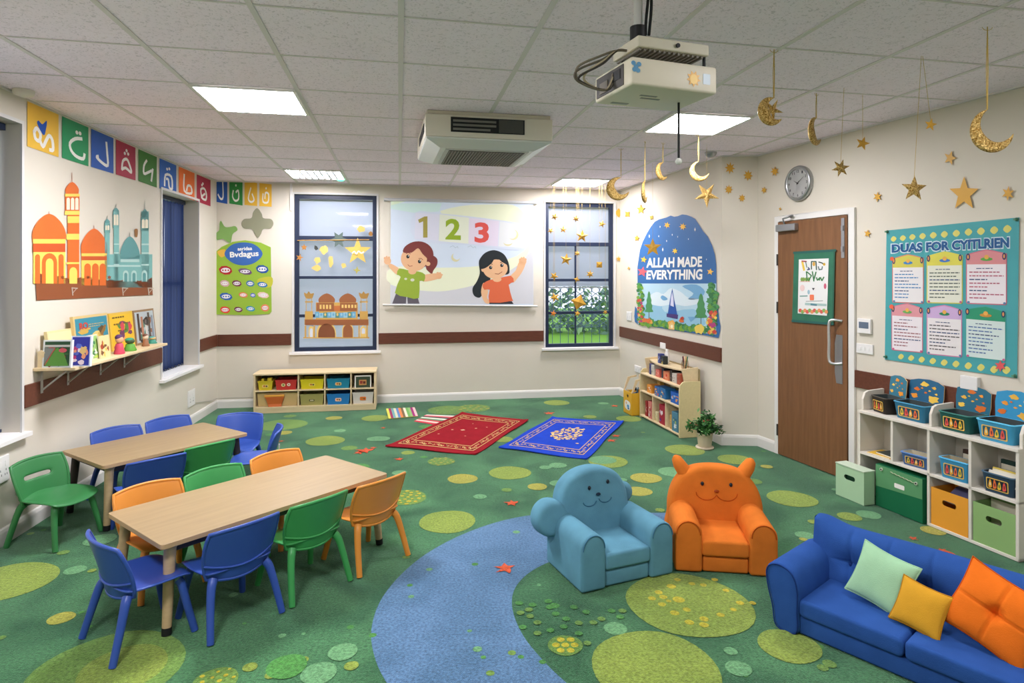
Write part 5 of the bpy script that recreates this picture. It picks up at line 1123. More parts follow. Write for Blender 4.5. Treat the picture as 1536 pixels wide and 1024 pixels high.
wstar(W3, 1162, 257, 7, 7, 'small many-pointed gold star left of the clock', .1); wstar(W3, 1146, 285, 5, 6, 'small gold star near the wall corner, lower left of the clock', .2)
wstar(W2, 1095, 252, 8, 8, 'spiky gold star high on the narrow wall, left one', .1, .5); wstar(W2, 1122, 263, 7.5, 8, 'spiky gold star high on the narrow wall, right one', .1, .5); wstar(W2, 1093, 284, 6.5, 8, 'small spiky gold star lower on the narrow wall, left', .1, .5); wstar(W2, 1113, 297, 5.5, 7, 'smallest gold star on the narrow wall, lowest', .1, .5)
wstar(W1, 961, 314, 7, 5, 'gold star on the recess wall between the lawn window and arched poster top'); wstar(W1, 941, 321, 5, 4, 'small tilted gold shape left of the star near the recess corner', .8, .5); wstar(W1, 977, 326, 3.5, 4, 'tiny gold shape at the upper left edge of the arched poster', .6, .5)
wstar(W1, 955, 357, 4.5, 5, 'tiny gold star on the recess wall left of the arched poster', .1); wstar(WB, 928, 319, 6, 4, 'gold shape on the back wall right of the lawn window top', 0, .7); wstar(W1, 943, 402, 2.5, 4, 'tiny olive speck on the recess wall left of the poster wording', 1.3, .4); wstar(WB, 928, 388, 4, 5, 'tiny gold star on the back wall right of the lawn window, middle height', 0)

# ================================================================ cut-outs on the mosque window
c7 = crop(430, 280, .2538); f7 = onwall(WB, -.030); a = Art(f7, pre=c7); G1, G2, B1, B2, BL1, BL2 = [mat(c, .6, 'paper') for c in ((202, 160, 84), (224, 190, 110), (150, 92, 56), (128, 76, 46), (104, 164, 196), (150, 190, 206))]
a.board([(105, 815), (105, 782), (172, 782), (172, 683), (420, 683), (420, 782), (484, 782), (484, 820)], G1, .003)
a.pg(rect(108, 784, 482, 818), B1, 1); a.pg(rect(176, 686, 280, 735), B1, 1); a.pg(rect(315, 686, 416, 735), B1, 1); a.pg(rect(280, 703, 315, 735), mat((190, 110, 60), .6), 1)
for x0, x1 in ((190, 283), (313, 409)): a.board(dome(x0, x1, 684, 630, 16), B1, .003)
for x in range(195, 270, 19): a.pg(rect(x, 697, x+11, 722), G2, 2)
for x in range(325, 405, 19): a.pg(rect(x, 697, x+11, 716), G2, 2)
for k, x in enumerate(range(168, 402, 24)): a.pg(rect(x, 738+(k*7) % 9, x+24, 774), (BL1, BL2, mat((86, 140, 130), .6))[k % 3], 2); a.pg(ell(x+12, 755, 6, 9, 8), (BL2, BL1, G2)[k % 3], 3)
for x0, x1 in ((108, 155), (432, 480)):
    a.board(rect(x0+5, 655, x0+9, 740), G1, .003); a.board(rect(x1-9, 655, x1-5, 740), G1, .003); a.board(rect(x0, 735, x1, 785), G1, .003); a.board(rect(x0, 676, x1, 684), G1, .003)
    a.board(spl([(x0-6, 625), (x0+12, 632), (x0+22, 618), (x0+34, 632), (x1+6, 628), (x1, 650), (x1-8, 660), (x0+6, 658)], True, 3), mat((170, 130, 66), .6), .003)
for x0, x1 in ((106, 116), (158, 168), (424, 432), (470, 480)): a.board(rect(x0, 820, x1, 890), G1, .003)
a.board(archp(176, 292, 890, 808), G2, .003); a.pg(archp(186, 286, 890, 818), B2, 1); a.board(archp(328, 394, 890, 812), G2, .003); a.pg(archp(333, 390, 890, 820), B1, 1)
a.board(archp(130, 160, 890, 826), G2, .003); a.pg(archp(136, 154, 888, 838), mat((206, 212, 224), .6), 1); a.board(archp(436, 470, 890, 826), G2, .003); a.pg(archp(443, 463, 868, 836), mat((206, 212, 224), .6), 1)
a.board(rect(98, 888, 488, 896), G1, .003); tag(a.build('window_mosque_cutout'), 'gold and brown two-domed mosque cut-out across the lower panes of the left back window', 'window decoration')
def wcut(pts, mt, label, name='window_star', extra=None):
    a = Art(onwall(WB, -.028), pre=c7); a.board(pts, mt, .002)
    if extra: extra(a)
    tag(a.build(name), label, 'window decoration', 'paper shapes on the mosque window')
wcut(star(420, 383, 82, 34, 5), mat((214, 178, 88), .6, 'paper'), 'big gold star with a white squiggle on the window above the mosque cut-out', extra=lambda a: [a.line(spl([(388, 392), (400, 382), (412, 396), (425, 380), (440, 392), (455, 384)], False, 3), 7, WHT, 1), a.line([(392, 400), (420, 404)], 4, mat((140, 110, 60), .6), 1)])
wcut([(x, y) for x, y in star(308, 312, 52, 26, 6, .5)], mat((84, 98, 92), .6), 'dark grey-green star over the upper window bar, left of the big gold star')
wcut(star(103, 358, 19, 10, 5), mat((172, 116, 50), .6), 'small brown star in the second pane, top left'); wcut(star(76, 418, 24, 9, 5, .3), mat((184, 126, 60), .6), 'small brown star on the left frame, under the other brown one')
wcut(spl([(484, 280), (492, 264), (505, 268), (508, 285), (496, 292)], True, 3), mat((158, 112, 56), .6), 'small brown blob on the right frame of the top pane', 'window_shape')
for (x, y, rx, ry), lb in zip(((440, 250, 22, 20), (220, 372, 24, 26), (262, 440, 15, 34), (338, 465, 15, 15), (176, 480, 26, 18), (182, 434, 18, 20)), ('pale yellow patch alone in the top pane', 'cream-yellow patch in the second pane, above the tall one', 'tall narrow yellow patch near the middle of the second pane', 'round yellow patch under the big gold star', 'pale yellow patch at the bottom left of the second pane', 'yellow patch just left of the tall narrow one')):
    wcut([(x+rx*(1+.2*math.sin(i*2.3+x))*math.cos(2*PI*i/12), y+ry*(1+.2*math.cos(i*1.7+y))*math.sin(2*PI*i/12)) for i in range(12)], mat((240, 214, 130), .6, 'trans', t=.4), lb, 'window_shape')
wcut(star(415, 493, 24, 9, 4, .1), mat((170, 160, 80), .6), 'small olive four-pointed star below the big gold star'); wcut([(165, 345), (178, 350), (188, 368), (172, 376), (163, 365)], mat((60, 62, 60), .6), 'small dark scrap near the top left of the second pane', 'window_shape')
b_, e_ = WB.hit(446, 360.5, -.022), WB.hit(554, 359.5, -.022); m = MB(); m.tube([b_, e_], .006, mat((176, 132, 70), .4), 8); m.ang = WB.ang(); tag(m.build('brass_rod'), 'thin brass rod across the upper bar of the mosque window', 'rod')

# ================================================================ book shelf on the left wall
sx0 = WL.sz(46, 400)[0]+.02; SL = 1.45; SDp = .25; SZ = .978
r = thing('wall_shelf', 'long pale wood shelf on metal brackets on the left wall, holding picture books', 'shelf', WL.pt(sx0, SZ, .001), WL.ang())
m = MB(); m.box(0, SL, -SDp, 0, 0, .020, BIRCH); m.build('shelf_board', r, bevel=.003)
for x in (.06, .36, .80, 1.18):
    m = MB(); m.box(x-.012, x+.012, -.021, -.018, -.15, 0, mat((168, 164, 156), .4)); m.box(x-.012, x+.012, -.20, -.018, -.003, -.0005, mat((168, 164, 156), .4)); m.tube([(x, -.022, -.13), (x, -.17, -.006)], .006, mat((178, 174, 166), .4), 8); m.build('bracket', r)
m = MB(); m.prism([(0, 0), (.10, 0), (.085, .03), (.04, .10), (.02, .11), (0, .10)], lambda d, z: (.014, -d-.02, .0205+z), (.014, 0, 0), BIRCH); m.build('end_panel', r)
def cover(a, W_, H_, pal, seed, n=14, L0=1):
    rn = random.Random(seed)
    for k in range(n):
        x, y = rn.uniform(.1, .9)*W_-W_/2, rn.uniform(.08, .75)*H_; rx, ry = W_*rn.uniform(.04, .2), H_*rn.uniform(.03, .14)
        x = max(-W_/2+rx*1.2, min(W_/2-rx*1.2, x)); y = max(ry*1.2, min(H_-ry*1.2, y))
        a.pg([(x+rx*(1+.2*math.sin(i*2+k))*math.cos(2*PI*i/9), y+ry*(1+.2*math.cos(i*3+k))*math.sin(2*PI*i/9)) for i in range(9)], mat(pal[k % len(pal)], .6), L0+1+k*.1)
def shelf_book(px0, px1, ytop, d, base, pal, label, seed, edge=(226, 214, 186), th=.02, lean=.10, name='picture_book', deco=None, border=True, grp='picture books on the wall shelf', cat='book', near=None):
    s0, s1 = WL.sz(px0, 500, d)[0], WL.sz(px1, 500, d)[0]; zt = WL.hit((px0+px1)/2, ytop, d).z; zb = SZ+.0205; W_ = s1-s0; H_ = (zt-zb)/math.cos(lean)
    pos, an = WL.pt((s0+s1)/2, zb, d), WL.ang()
    if near: W_ = (px1-px0)/F*near; pos = at((px0+px1)/2, 500, near); pos.z = zb; an = .08; H_ = (at(px0, ytop, near).z-zb)/math.cos(lean)
    o = thing(name, label, cat, pos, an, grp); M = Matrix.Rotation(-lean, 4, 'X')
    m = MB(); m.box(-W_/2, W_/2, 0, th, 0.0, H_, mat(edge, .6), M); m.build('pages', o)
    a = Art(lambda x, z, l: M @ Vector((x, -.0005-l, z)), step=.0006); a.pg(rect(-W_/2, 0, W_/2, H_), mat(edge, .6), 0)
    b = .06*min(W_, H_) if border else 0; a.pg(rect(-W_/2+b, b, W_/2-b, H_-b), mat(base, .5), 1); cover(a, W_*.88, H_*.95, pal, seed)
    if deco: deco(a, W_, H_)
    a.build('front_cover', o); return o
def d_teal(a, W_, H_):
    a.pg(rect(-W_*.42, H_*.03, W_*.42, H_*.12), mat((60, 90, 60), .6), 3); a.text('RO', [(-W_*.36, H_*.84), (-W_*.12, H_*.84), (-W_*.12, H_*.68), (-W_*.36, H_*.68)], mat((190, 66, 50), .6), 4, .04); a.scribble(-W_*.1, H_*.7, W_*.4, H_*.8, 2, mat((190, 170, 110), .6), 4)
    a.pg([(W_*.2, H_*.5), (W_*.36, H_*.72), (W_*.42, H_*.7), (W_*.28, H_*.46)], mat((140, 100, 50), .6), 4)
shelf_book(116, 167, 472, .085, (52, 132, 150), [(196, 160, 70), (90, 70, 40), (120, 160, 80), (214, 190, 110)], 'large teal picture book standing left of the yellow one', 1, deco=d_teal, edge=(206, 180, 120))
def d_yel(a, W_, H_):
    for k, (y, x0, x1) in enumerate(((.88, -.38, .38), (.70, -.34, .26), (.52, -.2, .2))): a.scribble(W_*x0, H_*(y-.05), W_*x1, H_*(y+.03), 1, mat((110, 84, 30), .6), 3, .5, k)
shelf_book(168.5, 203.5, 468, .085, (226, 182, 40), [(110, 60, 90), (200, 70, 80), (90, 130, 60), (220, 150, 90)], 'yellow picture book with dark lettering, between the teal and city ones', 2, deco=d_yel, edge=(216, 176, 70)).name
def d_city(a, W_, H_):
    for k, x in enumerate((-.36, -.2, -.02, .14, .3)): a.pg(rect(W_*x, H_*.12, W_*(x+.10), H_*(.9-.1*(k % 3))), mat(((76, 60, 50), (176, 120, 90), (206, 200, 190), (90, 76, 66), (130, 140, 150))[k], .6), 3+k*.1)
shelf_book(205, 235, 464, .085, (176, 184, 186), [(60, 50, 44), (150, 100, 70), (90, 130, 110)], 'picture book showing tall brown towers, at the right end of the shelf', 3, deco=d_city, edge=(150, 120, 84))
shelf_book(76, 133, 493, .065, (226, 212, 160), [(180, 140, 90), (226, 200, 130), (120, 110, 90)], 'pale cream book partly hidden behind the front row', 4, edge=(222, 204, 150))
def d_field(a, W_, H_):
    a.pg([(-W_*.4, H_*.06), (W_*.42, H_*.06), (W_*.2, H_*.6), (-.0, H_*.72), (-W_*.1, H_*.6)], mat((96, 150, 66), .6), 4); a.pg([(-W_*.44, H_*.1), (-W_*.1, H_*.7), (-W_*.44, H_*.72)], mat((126, 130, 124), .6), 4); a.pg(rect(-W_*.44, H_*.74, W_*.44, H_*.82), mat((196, 196, 186), .6), 4); a.line([(-W_*.4, H_*.1), (-W_*.08, H_*.7)], W_*.03, mat((190, 100, 80), .6), 5); a.pg(ell(W_*.2, H_*.62, W_*.14, H_*.08), mat((200, 90, 96), .6), 5)
shelf_book(64, 105, 510, .19, (50, 84, 56), [(70, 110, 60), (160, 60, 60)], 'book with a green field and grey road on its cover, front left', 5, deco=d_field, lean=.10, edge=(226, 230, 230), near=4.045)
shelf_book(105.5, 134, 504, .19, (56, 62, 160), [(226, 190, 120), (196, 70, 130), (230, 214, 220), (236, 160, 120), (90, 110, 200)], 'deep blue book with a pink and cream figure, in the front row', 6, lean=.10, edge=(210, 220, 236), near=4.10)
shelf_book(135, 150, 502, .18, (150, 190, 110), [(226, 232, 214), (60, 120, 70), (190, 210, 90)], 'narrow light green book right of the deep blue one', 7, lean=.12)
def figure(px0, px1, ytop, d, cols, label, seed):
    s0, s1 = WL.sz(px0, 500, d)[0], WL.sz(px1, 500, d)[0]; zt = WL.hit((px0+px1)/2, ytop, d).z; zb = SZ+.0205; W_ = (s1-s0)/2*.62; H_ = zt-zb
    o = thing('standing_figure', label, 'toy figure', WL.pt((s0+s1)/2, zb, d), WL.ang(), 'small standing figures on the wall shelf'); rn = random.Random(seed)
    m = MB(); m.lathe([(W_*.8, 0), (W_*.85, H_*.06), (W_*.62, H_*.3), (W_*.55, H_*.5), (W_*.3, H_*.56)], mat(cols[0], .5), 16); m.build('body', o)
    m = MB(); m.ball((0, 0, H_*.72), (W_*.72, W_*.6, H_*.2), mat(cols[1], .5), 14); m.build('head', o); m = MB(); m.ball((0, W_*.1, H_*.84), (W_*.75, W_*.55, H_*.15), mat(cols[2], .5), 14); m.build('hat', o)
figure(172, 186, 501, .20, [(206, 76, 96), (222, 170, 130), (84, 50, 96)], 'small standing figure with pink body and purple hat, in front of the yellow book', 1)
figure(187, 203, 506, .19, [(96, 160, 60), (70, 90, 60), (60, 150, 110)], 'small green figure right of the pink one, in front of the yellow book', 2)
figure(214, 223, 500, .17, [(150, 106, 76), (226, 206, 180), (120, 80, 60)], 'small brown figure in front of the tower book', 3)
figure(223.5, 234, 504, .14, [(70, 150, 130), (210, 180, 120), (90, 170, 160)], 'small teal figure at the right end of the shelf', 4)
shelf_book(151, 166, 503, .20, (226, 206, 150), [(170, 70, 40), (120, 80, 50), (226, 190, 90)], 'small cream and rust card standing in front of the teal book', 8, border=False, th=.008)

# ================================================================ birch storage unit on the back wall
o0 = fl(380, 621); r = thing('storage_unit', 'low pale wood storage unit with eight compartments under the mosque window', 'shelf unit', (o0.x, o0.y, .004), WB.ang()); SWd, SDd, SH = 1.362, .34, .452
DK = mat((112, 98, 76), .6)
m = MB(); m.box(-.006, SWd+.006, -.004, SDd, SH-.02, SH, BIRCH); m.build('top', r, bevel=.003)
for x in (0, SWd-.02): m = MB(); m.box(x, x+.02, 0, SDd, 0, SH-.02, BIRCH); m.build('side_panel', r, bevel=.002)
m = MB(); m.box(.02, SWd-.02, 0, SDd-.006, .05, .070, BIRCH); m.box(.02, SWd-.02, .004, .02, .0, .05, BIRCH); m.build('base', r)
m = MB(); m.box(.02, SWd-.02, .0, SDd-.006, .245, .258, BIRCH); m.build('shelf', r)
XS = (.02, .490, .785, 1.080, SWd-.02)
for x in XS[1:-1]: m = MB(); m.box(x-.007, x+.007, .0, SDd-.006, .07, SH-.02, BIRCH); m.build('divider', r)
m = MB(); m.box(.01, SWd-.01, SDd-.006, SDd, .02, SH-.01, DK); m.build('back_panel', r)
TU = Matrix.Translation((o0.x, o0.y, .004)) @ Matrix.Rotation(WB.ang(), 4, 'Z')
def bin_(T, ang, x0, x1, y0, D_, z, h, c, label, name='storage_bin', taper=.012, det='oval', lc=(226, 196, 130), grp=None, lid=None, cat='box'):
    p = T @ Vector(((x0+x1)/2, y0, z)); o = thing(name, label, cat, p, ang, grp); W_ = x1-x0; mt = mat(c, .45); t = .004
    bot = [(-W_/2+taper, taper*.5), (W_/2-taper, taper*.5), (W_/2-taper, D_-taper), (-W_/2+taper, D_-taper)]; top_ = [(-W_/2, 0), (W_/2, 0), (W_/2, D_), (-W_/2, D_)]; ti = [(-W_/2+t, t), (W_/2-t, t), (W_/2-t, D_-t), (-W_/2+t, D_-t)]
    vs = [(x, y, 0) for x, y in bot]+[(x, y, h) for x, y in top_]+[(x, y, h) for x, y in ti]+[(x*.97, y, .006) for x, y in bot]
    fs = [(3, 2, 1, 0)]+[(k, (k+1) % 4, (k+1) % 4+4, k+4) for k in range(4)]+[(k+4, (k+1) % 4+4, (k+1) % 4+8, k+8) for k in range(4)]+[(k+8, (k+1) % 4+8, (k+1) % 4+12, k+12) for k in range(4)]+[(12, 13, 14, 15)]
    m = MB(); m.add(vs, fs, mt); m.build('body', o)
    m = MB(); m.box(-W_/2-.003, W_/2+.003, -.004, .004, h-.010, h+.002, mt); m.build('rim', o)
    if det:
        a = Art(lambda x, z, l: Vector((x, taper*.5*(1-z/h)-.0045-l, z)), step=.0008)
        if det == 'oval': a.pg(rrect(-.035, h*.30, .035, h*.62, .012), mat(lc, .6)); a.pg(ell(-.01, h*.47, .013, .010, 10), mat((190, 110, 50), .6), 2); a.pg(ell(.014, h*.45, .010, .010, 10), mat((90, 80, 60), .6), 2.2)
        if det == 'handle': a.pg(rrect(-.030, h*.36, .030, h*.54, .006), mat((90, 84, 50), .6)); a.pg(rrect(-.020, h*.40, .020, h*.50, .004), mat((210, 200, 160), .6), 2)
        if det == 'two': a.pg(ell(-.03, h*.5, .024, .020, 12), mat((226, 206, 140), .6)); a.pg(ell(.03, h*.53, .020, .018, 12), mat((236, 220, 200), .6)); a.pg(ell(-.03, h*.5, .010, .010, 8), mat((90, 110, 60), .6), 2); a.pg(ell(.03, h*.53, .009, .008, 8), mat((206, 90, 60), .6), 2)
        a.build('label', o)
    return o
wa = WB.ang(); g_ = 'boxes in the low birch unit'
B_ = lambda *a, **k: bin_(TU, wa, *a, grp=g_, **k)
o = B_(.045, .205, .02, .20, .259, .105, (214, 190, 44), 'yellow toy crate, top left compartment, beside the red box', lc=(232, 206, 120))
m = MB(); m.box(-.045, -.02, .02, .10, .105, .128, mat((206, 182, 44), .5)); m.box(.02, .065, .02, .10, .105, .135, mat((206, 182, 44), .5)); m.build('lugs', o)
B_(.235, .470, .02, .24, .259, .112, (196, 56, 50), 'red box in the top left compartment', det='two')
B_(.510, .770, .02, .24, .259, .112, (216, 200, 34), 'bright yellow box in the top row, second compartment', lc=(226, 210, 90))
B_(.805, 1.065, .02, .24, .259, .112, (34, 130, 160), 'teal box in the top row')
o = B_(.506, .769, .02, .24, .071, .128, (164, 156, 92), 'olive box with a small handle in the bottom row', det='handle')
B_(.805, 1.065, .02, .24, .071, .122, (40, 124, 190), 'blue box in the bottom row under the teal one', lc=(236, 196, 170))
B_(1.095, 1.335, .02, .24, .071, .132, (214, 208, 198), 'white box with an orange sticker, bottom right compartment', lc=(230, 120, 40))
B_(.03, .478, .05, .22, .071, .150, (206, 178, 122), 'wide beige tray box in the bottom left compartment', det=None)
o = B_(.13, .33, .005, .035, .071, .11, (206, 106, 50), 'orange tub with a flared rim, front of the beige tray box', det=None, name='orange_tub', taper=.03)
m = MB(); m.box(-.115, .105, -.004, .030, .112, .135, mat((226, 160, 66), .5)); m.build('flared_rim', o, bevel=.006)
p = TU @ Vector((1.215, .03, .2585)); o = thing('desk_picture', 'small dark picture frame with white edging, top right compartment', 'picture frame', p, wa)
m = MB(); m.box(-.09, .09, 0, .012, 0, .135, mat((60, 76, 58), .6)); m.build('backing', o)
m = MB(); [m.box(*b) for b in ((-.095, -.082, -.004, 0, .0, .14, WHT), (.082, .095, -.004, 0, .0, .14, WHT), (-.095, .095, -.004, 0, .128, .142, WHT))]; m.build('edging', o)
m = MB(); m.box(-.045, .04, -.006, 0, .03, .09, mat((206, 150, 90), .6)); m.box(-.035, -.005, -.008, -.006, .045, .08, mat((150, 60, 50), .6)); m.box(.0, .03, -.008, -.006, .045, .075, mat((110, 50, 40), .6)); m.build('picture', o)

# ================================================================ curved display shelf on the recess wall
a0 = Vector((1.421, 7.05)); a1 = Vector((1.666, 6.146)); dd = (a1-a0).normalized(); DLn = (a1-a0).length; rz = W1.ang()
r = thing('display_shelf', 'pale wood bookcase with a curved-front top under the arched blue poster', 'shelf unit', (a0.x, a0.y, .004), rz); TD = Matrix.Translation((a0.x, a0.y, .004)) @ Matrix.Rotation(rz, 4, 'Z'); Dp_ = .225
EP = mat((212, 196, 146), .5, 'wood', sc=4, amt=.04)
side = [(0, 0), (0, .46), (.01, .51), (.035, .54), (.07, .545), (.10, .545), (.12, .545), (Dp_, .545), (Dp_, 0)]
for x in (0, DLn-.018):
    m = MB(); m.prism(side, lambda y, z: (x, y, z), (.018, 0, 0), EP); m.build('side_panel', r, bevel=.002)
for z, y0 in ((.02, 0), (.290, 0), (.482, .004)):
    m = MB(); m.box(.018, DLn-.018, y0, Dp_-.008, z, z+.016, BIRCH); m.build('shelf', r, bevel=.002)
for x in (DLn*.345, DLn*.67): m = MB(); m.box(x-.007, x+.007, .003, Dp_-.008, .036, .290, BIRCH); m.build('divider', r)
m = MB(); m.box(.01, DLn-.01, Dp_-.008, Dp_, .02, .66, mat((150, 134, 96), .6)); m.build('back_panel', r)
hs = [(.05, .499), (.028, .655), (.05, .668), (Dp_-.008, .668), (Dp_-.008, .499)]
for x in (.03, DLn-.05): m = MB(); m.prism([(.075, .499), (.045, .66), (Dp_-.008, .675), (Dp_-.008, .499)], lambda y, z: (x, y, z), (.016, 0, 0), BIRCH); m.build('hutch_side', r, bevel=.002)
cf = [(.046, Dp_-.009), (.046, .10)]+[(.046+(DLn-.096)*i/12, .10-.075*math.sin(PI*i/12)) for i in range(1, 12)]+[(DLn-.05, .10), (DLn-.05, Dp_-.009)]
m = MB(); m.prism(cf, lambda x, y: (x, y, .630), (0, 0, .016), BIRCH); m.build('curved_top', r, bevel=.002)
g_ = 'small boxes and packs on the curved shelf'
def pack(x0, x1, y0, D_, z, h, c, label, pal, name='small_box', cat='box', lean=0):
    p = TD @ Vector(((x0+x1)/2, y0, z)); o = thing(name, label, cat, p, rz, g_); W_ = x1-x0
    m = MB(); m.box(-W_/2, W_/2, 0, D_, 0, h, mat(c, .5)); m.build('body', o, bevel=.003)
    a = Art(onface(-.0008), step=.0007); cover(a, W_*.9, h, pal, int(x0*997+z*71), 7); a.build('printed_front', o)
Z1, Z2, Z3, Z4 = .0365, .3065, .4985, .6465
pack(.10, .15, .02, .12, Z1, .165, (150, 40, 44), 'narrow dark red pack, lower left bay', [(206, 150, 140), (226, 196, 180)])
pack(.20, .29, .01, .10, Z1, .18, (206, 120, 110), 'pink and cream pack, lower left bay beside the dark red one', [(236, 206, 190), (170, 50, 60), (226, 226, 220)])
pack(.35, .41, .02, .10, Z1, .10, (216, 204, 160), 'small cream cup-sized box, lower middle bay', [(200, 180, 130)])
pack(.45, .58, .02, .11, Z1, .20, (166, 36, 56), 'red and white patterned pack, lower middle bay', [(226, 190, 200), (90, 60, 130), (240, 230, 226)])
pack(.69, .73, .02, .10, Z1, .14, (206, 160, 90), 'slim tan pack, lower right bay', [(226, 206, 160)])
pack(.755, .875, .01, .10, Z1, .19, (80, 130, 150), 'blue-green pack with white blotches, lower right bay', [(226, 230, 226), (60, 100, 120), (170, 190, 120)])
pack(.15, .26, .02, .12, Z2, .085, (226, 150, 60), 'orange and white tub, middle shelf left', [(240, 226, 200), (206, 90, 50)])
pack(.13, .20, .15, .05, Z2, .115, (226, 190, 100), 'yellow box standing behind the orange tub', [(240, 210, 150)])
pack(.34, .45, .02, .12, Z2, .100, (60, 110, 170), 'blue box with orange print, middle shelf centre left', [(226, 110, 60), (240, 180, 90)])
pack(.46, .59, .02, .12, Z2, .105, (44, 112, 166), 'blue and orange box, middle shelf centre', [(236, 150, 70), (226, 206, 150), (30, 80, 140)])
pack(.42, .52, .16, .04, Z2, .140, (206, 206, 150), 'pale yellow card behind the centre boxes', [(226, 220, 180)])
pack(.71, .90, .02, .15, Z2, .110, (34, 98, 186), 'bright blue box at the right end of the middle shelf', [(226, 150, 80), (150, 190, 226)])
pack(.14, .18, .05, .12, Z3, .115, (60, 62, 110), 'navy book spine on the upper shelf, leftmost', [(120, 120, 160)])
pack(.19, .26, .05, .12, Z3, .110, (206, 204, 190), 'grey-white book on the upper shelf left', [(160, 160, 150)])
pack(.30, .39, .05, .10, Z3, .080, (214, 110, 96), 'coral pink box on the upper shelf', [(236, 160, 140), (226, 190, 170)])
pack(.40, .45, .07, .10, Z3, .100, (50, 60, 66), 'dark pack between two pink boxes, upper shelf', [(90, 110, 120)])
pack(.48, .60, .05, .10, Z3, .085, (216, 130, 90), 'salmon and red box on the upper shelf, centre', [(206, 60, 50), (240, 200, 170)])
pack(.61, .66, .06, .10, Z3, .110, (70, 62, 56), 'dark brown pack on the upper shelf', [(120, 110, 96)])
pack(.68, .77, .05, .10, Z3, .095, (196, 190, 176), 'grey tub with scribbled front, upper shelf right', [(120, 116, 106), (226, 222, 214)])
pack(.785, .855, .05, .12, Z3, .105, (164, 84, 60), 'rust brown box at the right of the upper shelf', [(190, 110, 80), (140, 60, 44)])
pack(.33, .39, .06, .05, Z4, .10, (58, 66, 124), 'dark blue pack on top of the curved shelf', [(120, 140, 200), (220, 220, 230)])
pack(.40, .47, .06, .05, Z4, .085, (44, 50, 50), 'black and gold book on top of the curved shelf', [(196, 176, 90), (120, 150, 190)])
p = TD @ Vector((.365, .15, Z4)); o = thing('white_bottle', 'white bottle on top of the curved shelf behind the dark blue pack', 'bottle', p, rz); m = MB(); m.lathe([(.020, 0), (.024, .006), (.024, .10), (.016, .115), (.012, .12)], mat((226, 224, 220), .4), 18); m.build('body', o); m = MB(); m.lathe([(.014, .12), (.014, .145), (.0001, .147)], WHT, 16); m.build('cap', o)
p = TD @ Vector((.80, .13, Z4)); o = thing('glass_jar', 'clear glass jar holding brushes on the right of the curved shelf top', 'jar', p, rz); m = MB(); m.lathe([(.0001, .001), (.032, .002), (.038, .02), (.038, .06), (.032, .075), (.034, .082)], mat((236, 226, 216), .05, 'glass', g=.15), 24); m.build('glass', o)
for k, (c, an) in enumerate((((60, 120, 90), .2), ((214, 170, 90), 1.4), ((190, 70, 60), 2.6), ((70, 70, 76), 3.8), ((226, 206, 160), 5.0))):
    p = TD @ Vector((.80+.012*math.cos(an), .13+.012*math.sin(an), Z4+.005)); m = MB(); m.tube([(0, 0, 0), (.02*math.cos(an), .02*math.sin(an), .12)], .0055, mat(c, .5), 8); q = m.build('paint_brush', None, origin=None); q.location = p
    tag(q, '%s paint brush standing in the glass jar' % ('green', 'straw-coloured', 'red', 'dark grey', 'cream')[k], 'brush', 'brushes in the glass jar')
# yellow bin with a wooden holder
b0 = Vector((1.290, 7.330)); o = thing('yellow_bin', 'yellow open-topped bin with an oval hand hole in a pale wood holder', 'bin', (b0.x, b0.y, .004), rz); YB = mat((224, 172, 48), .5); Wb = .235; Db = .20
m = MB(); hole = ell(Wb/2, .20, .026, .020, 16); m.plate(rect(0, .0, Wb, .255), [hole], lambda x, z: (x, 0, z), (0, .008, 0), YB); m.build('front_panel', o)
m = MB(); m.box(0, .008, .008, Db, 0, .25, YB); m.box(Wb-.008, Wb, .008, Db, 0, .25, YB); m.box(0, Wb, Db-.006, Db, 0, .25, YB); m.box(.0, Wb, .0, Db, 0, .006, YB); m.build('body', o)
m = MB(); m.prism([(0, .25), (.02, .26), (.08, .385), (.16, .40), (.16, .42), (.05, .40)], lambda y, z: (-.001, y, z), (.010, 0, 0), BIRCH); m.prism([(0, .25), (.02, .26), (.08, .385), (.16, .40), (.16, .42), (.05, .40)], lambda y, z: (Wb-.009, y, z), (.010, 0, 0), BIRCH); m.box(.0, Wb, Db-.012, Db-.002, .25, .42, BIRCH); m.build('holder', o)
a = Art(onface(-.0008), step=.0007); a.pg(spl([(.05, .06), (.18, .05), (.20, .13), (.13, .15), (.05, .14)], True, 3), WHT); a.pg(ell(.14, .09, .03, .018), mat((70, 150, 196), .6), 2); a.pg(ell(.09, .12, .02, .014), mat((226, 180, 140), .6), 2.2); a.pg(ell(.15, .065, .025, .01), mat((40, 100, 150), .6), 2.4); a.build('sticker', o)
p = Matrix.Translation((b0.x, b0.y, .004)) @ Matrix.Rotation(rz, 4, 'Z') @ Vector((.12, .10, .17)); m = MB(); rn = random.Random(8)
for k in range(26): c = Vector((rn.uniform(-.09, .09), rn.uniform(-.07, .07), rn.uniform(0, .10))); m.tube([c, c+Vector((rn.uniform(-.03, .03), rn.uniform(-.03, .03), .03))], .008, mat(((40, 70, 96), (60, 110, 140), (30, 40, 50), (90, 130, 150))[k % 4], .5), 6)
m2 = MB(); m2.box(.02, Wb-.02, .012, .016, .10, .235, mat((50, 54, 56), .8)); m2.build('hole_shade', o)  # added dark sheet behind the hand hole, painting the shade inside the bin
q = m.build('bin_contents', None, origin=None); q.location = p; tag(q, 'heap of small blue and dark pieces inside the yellow bin', 'toys', kind='stuff')
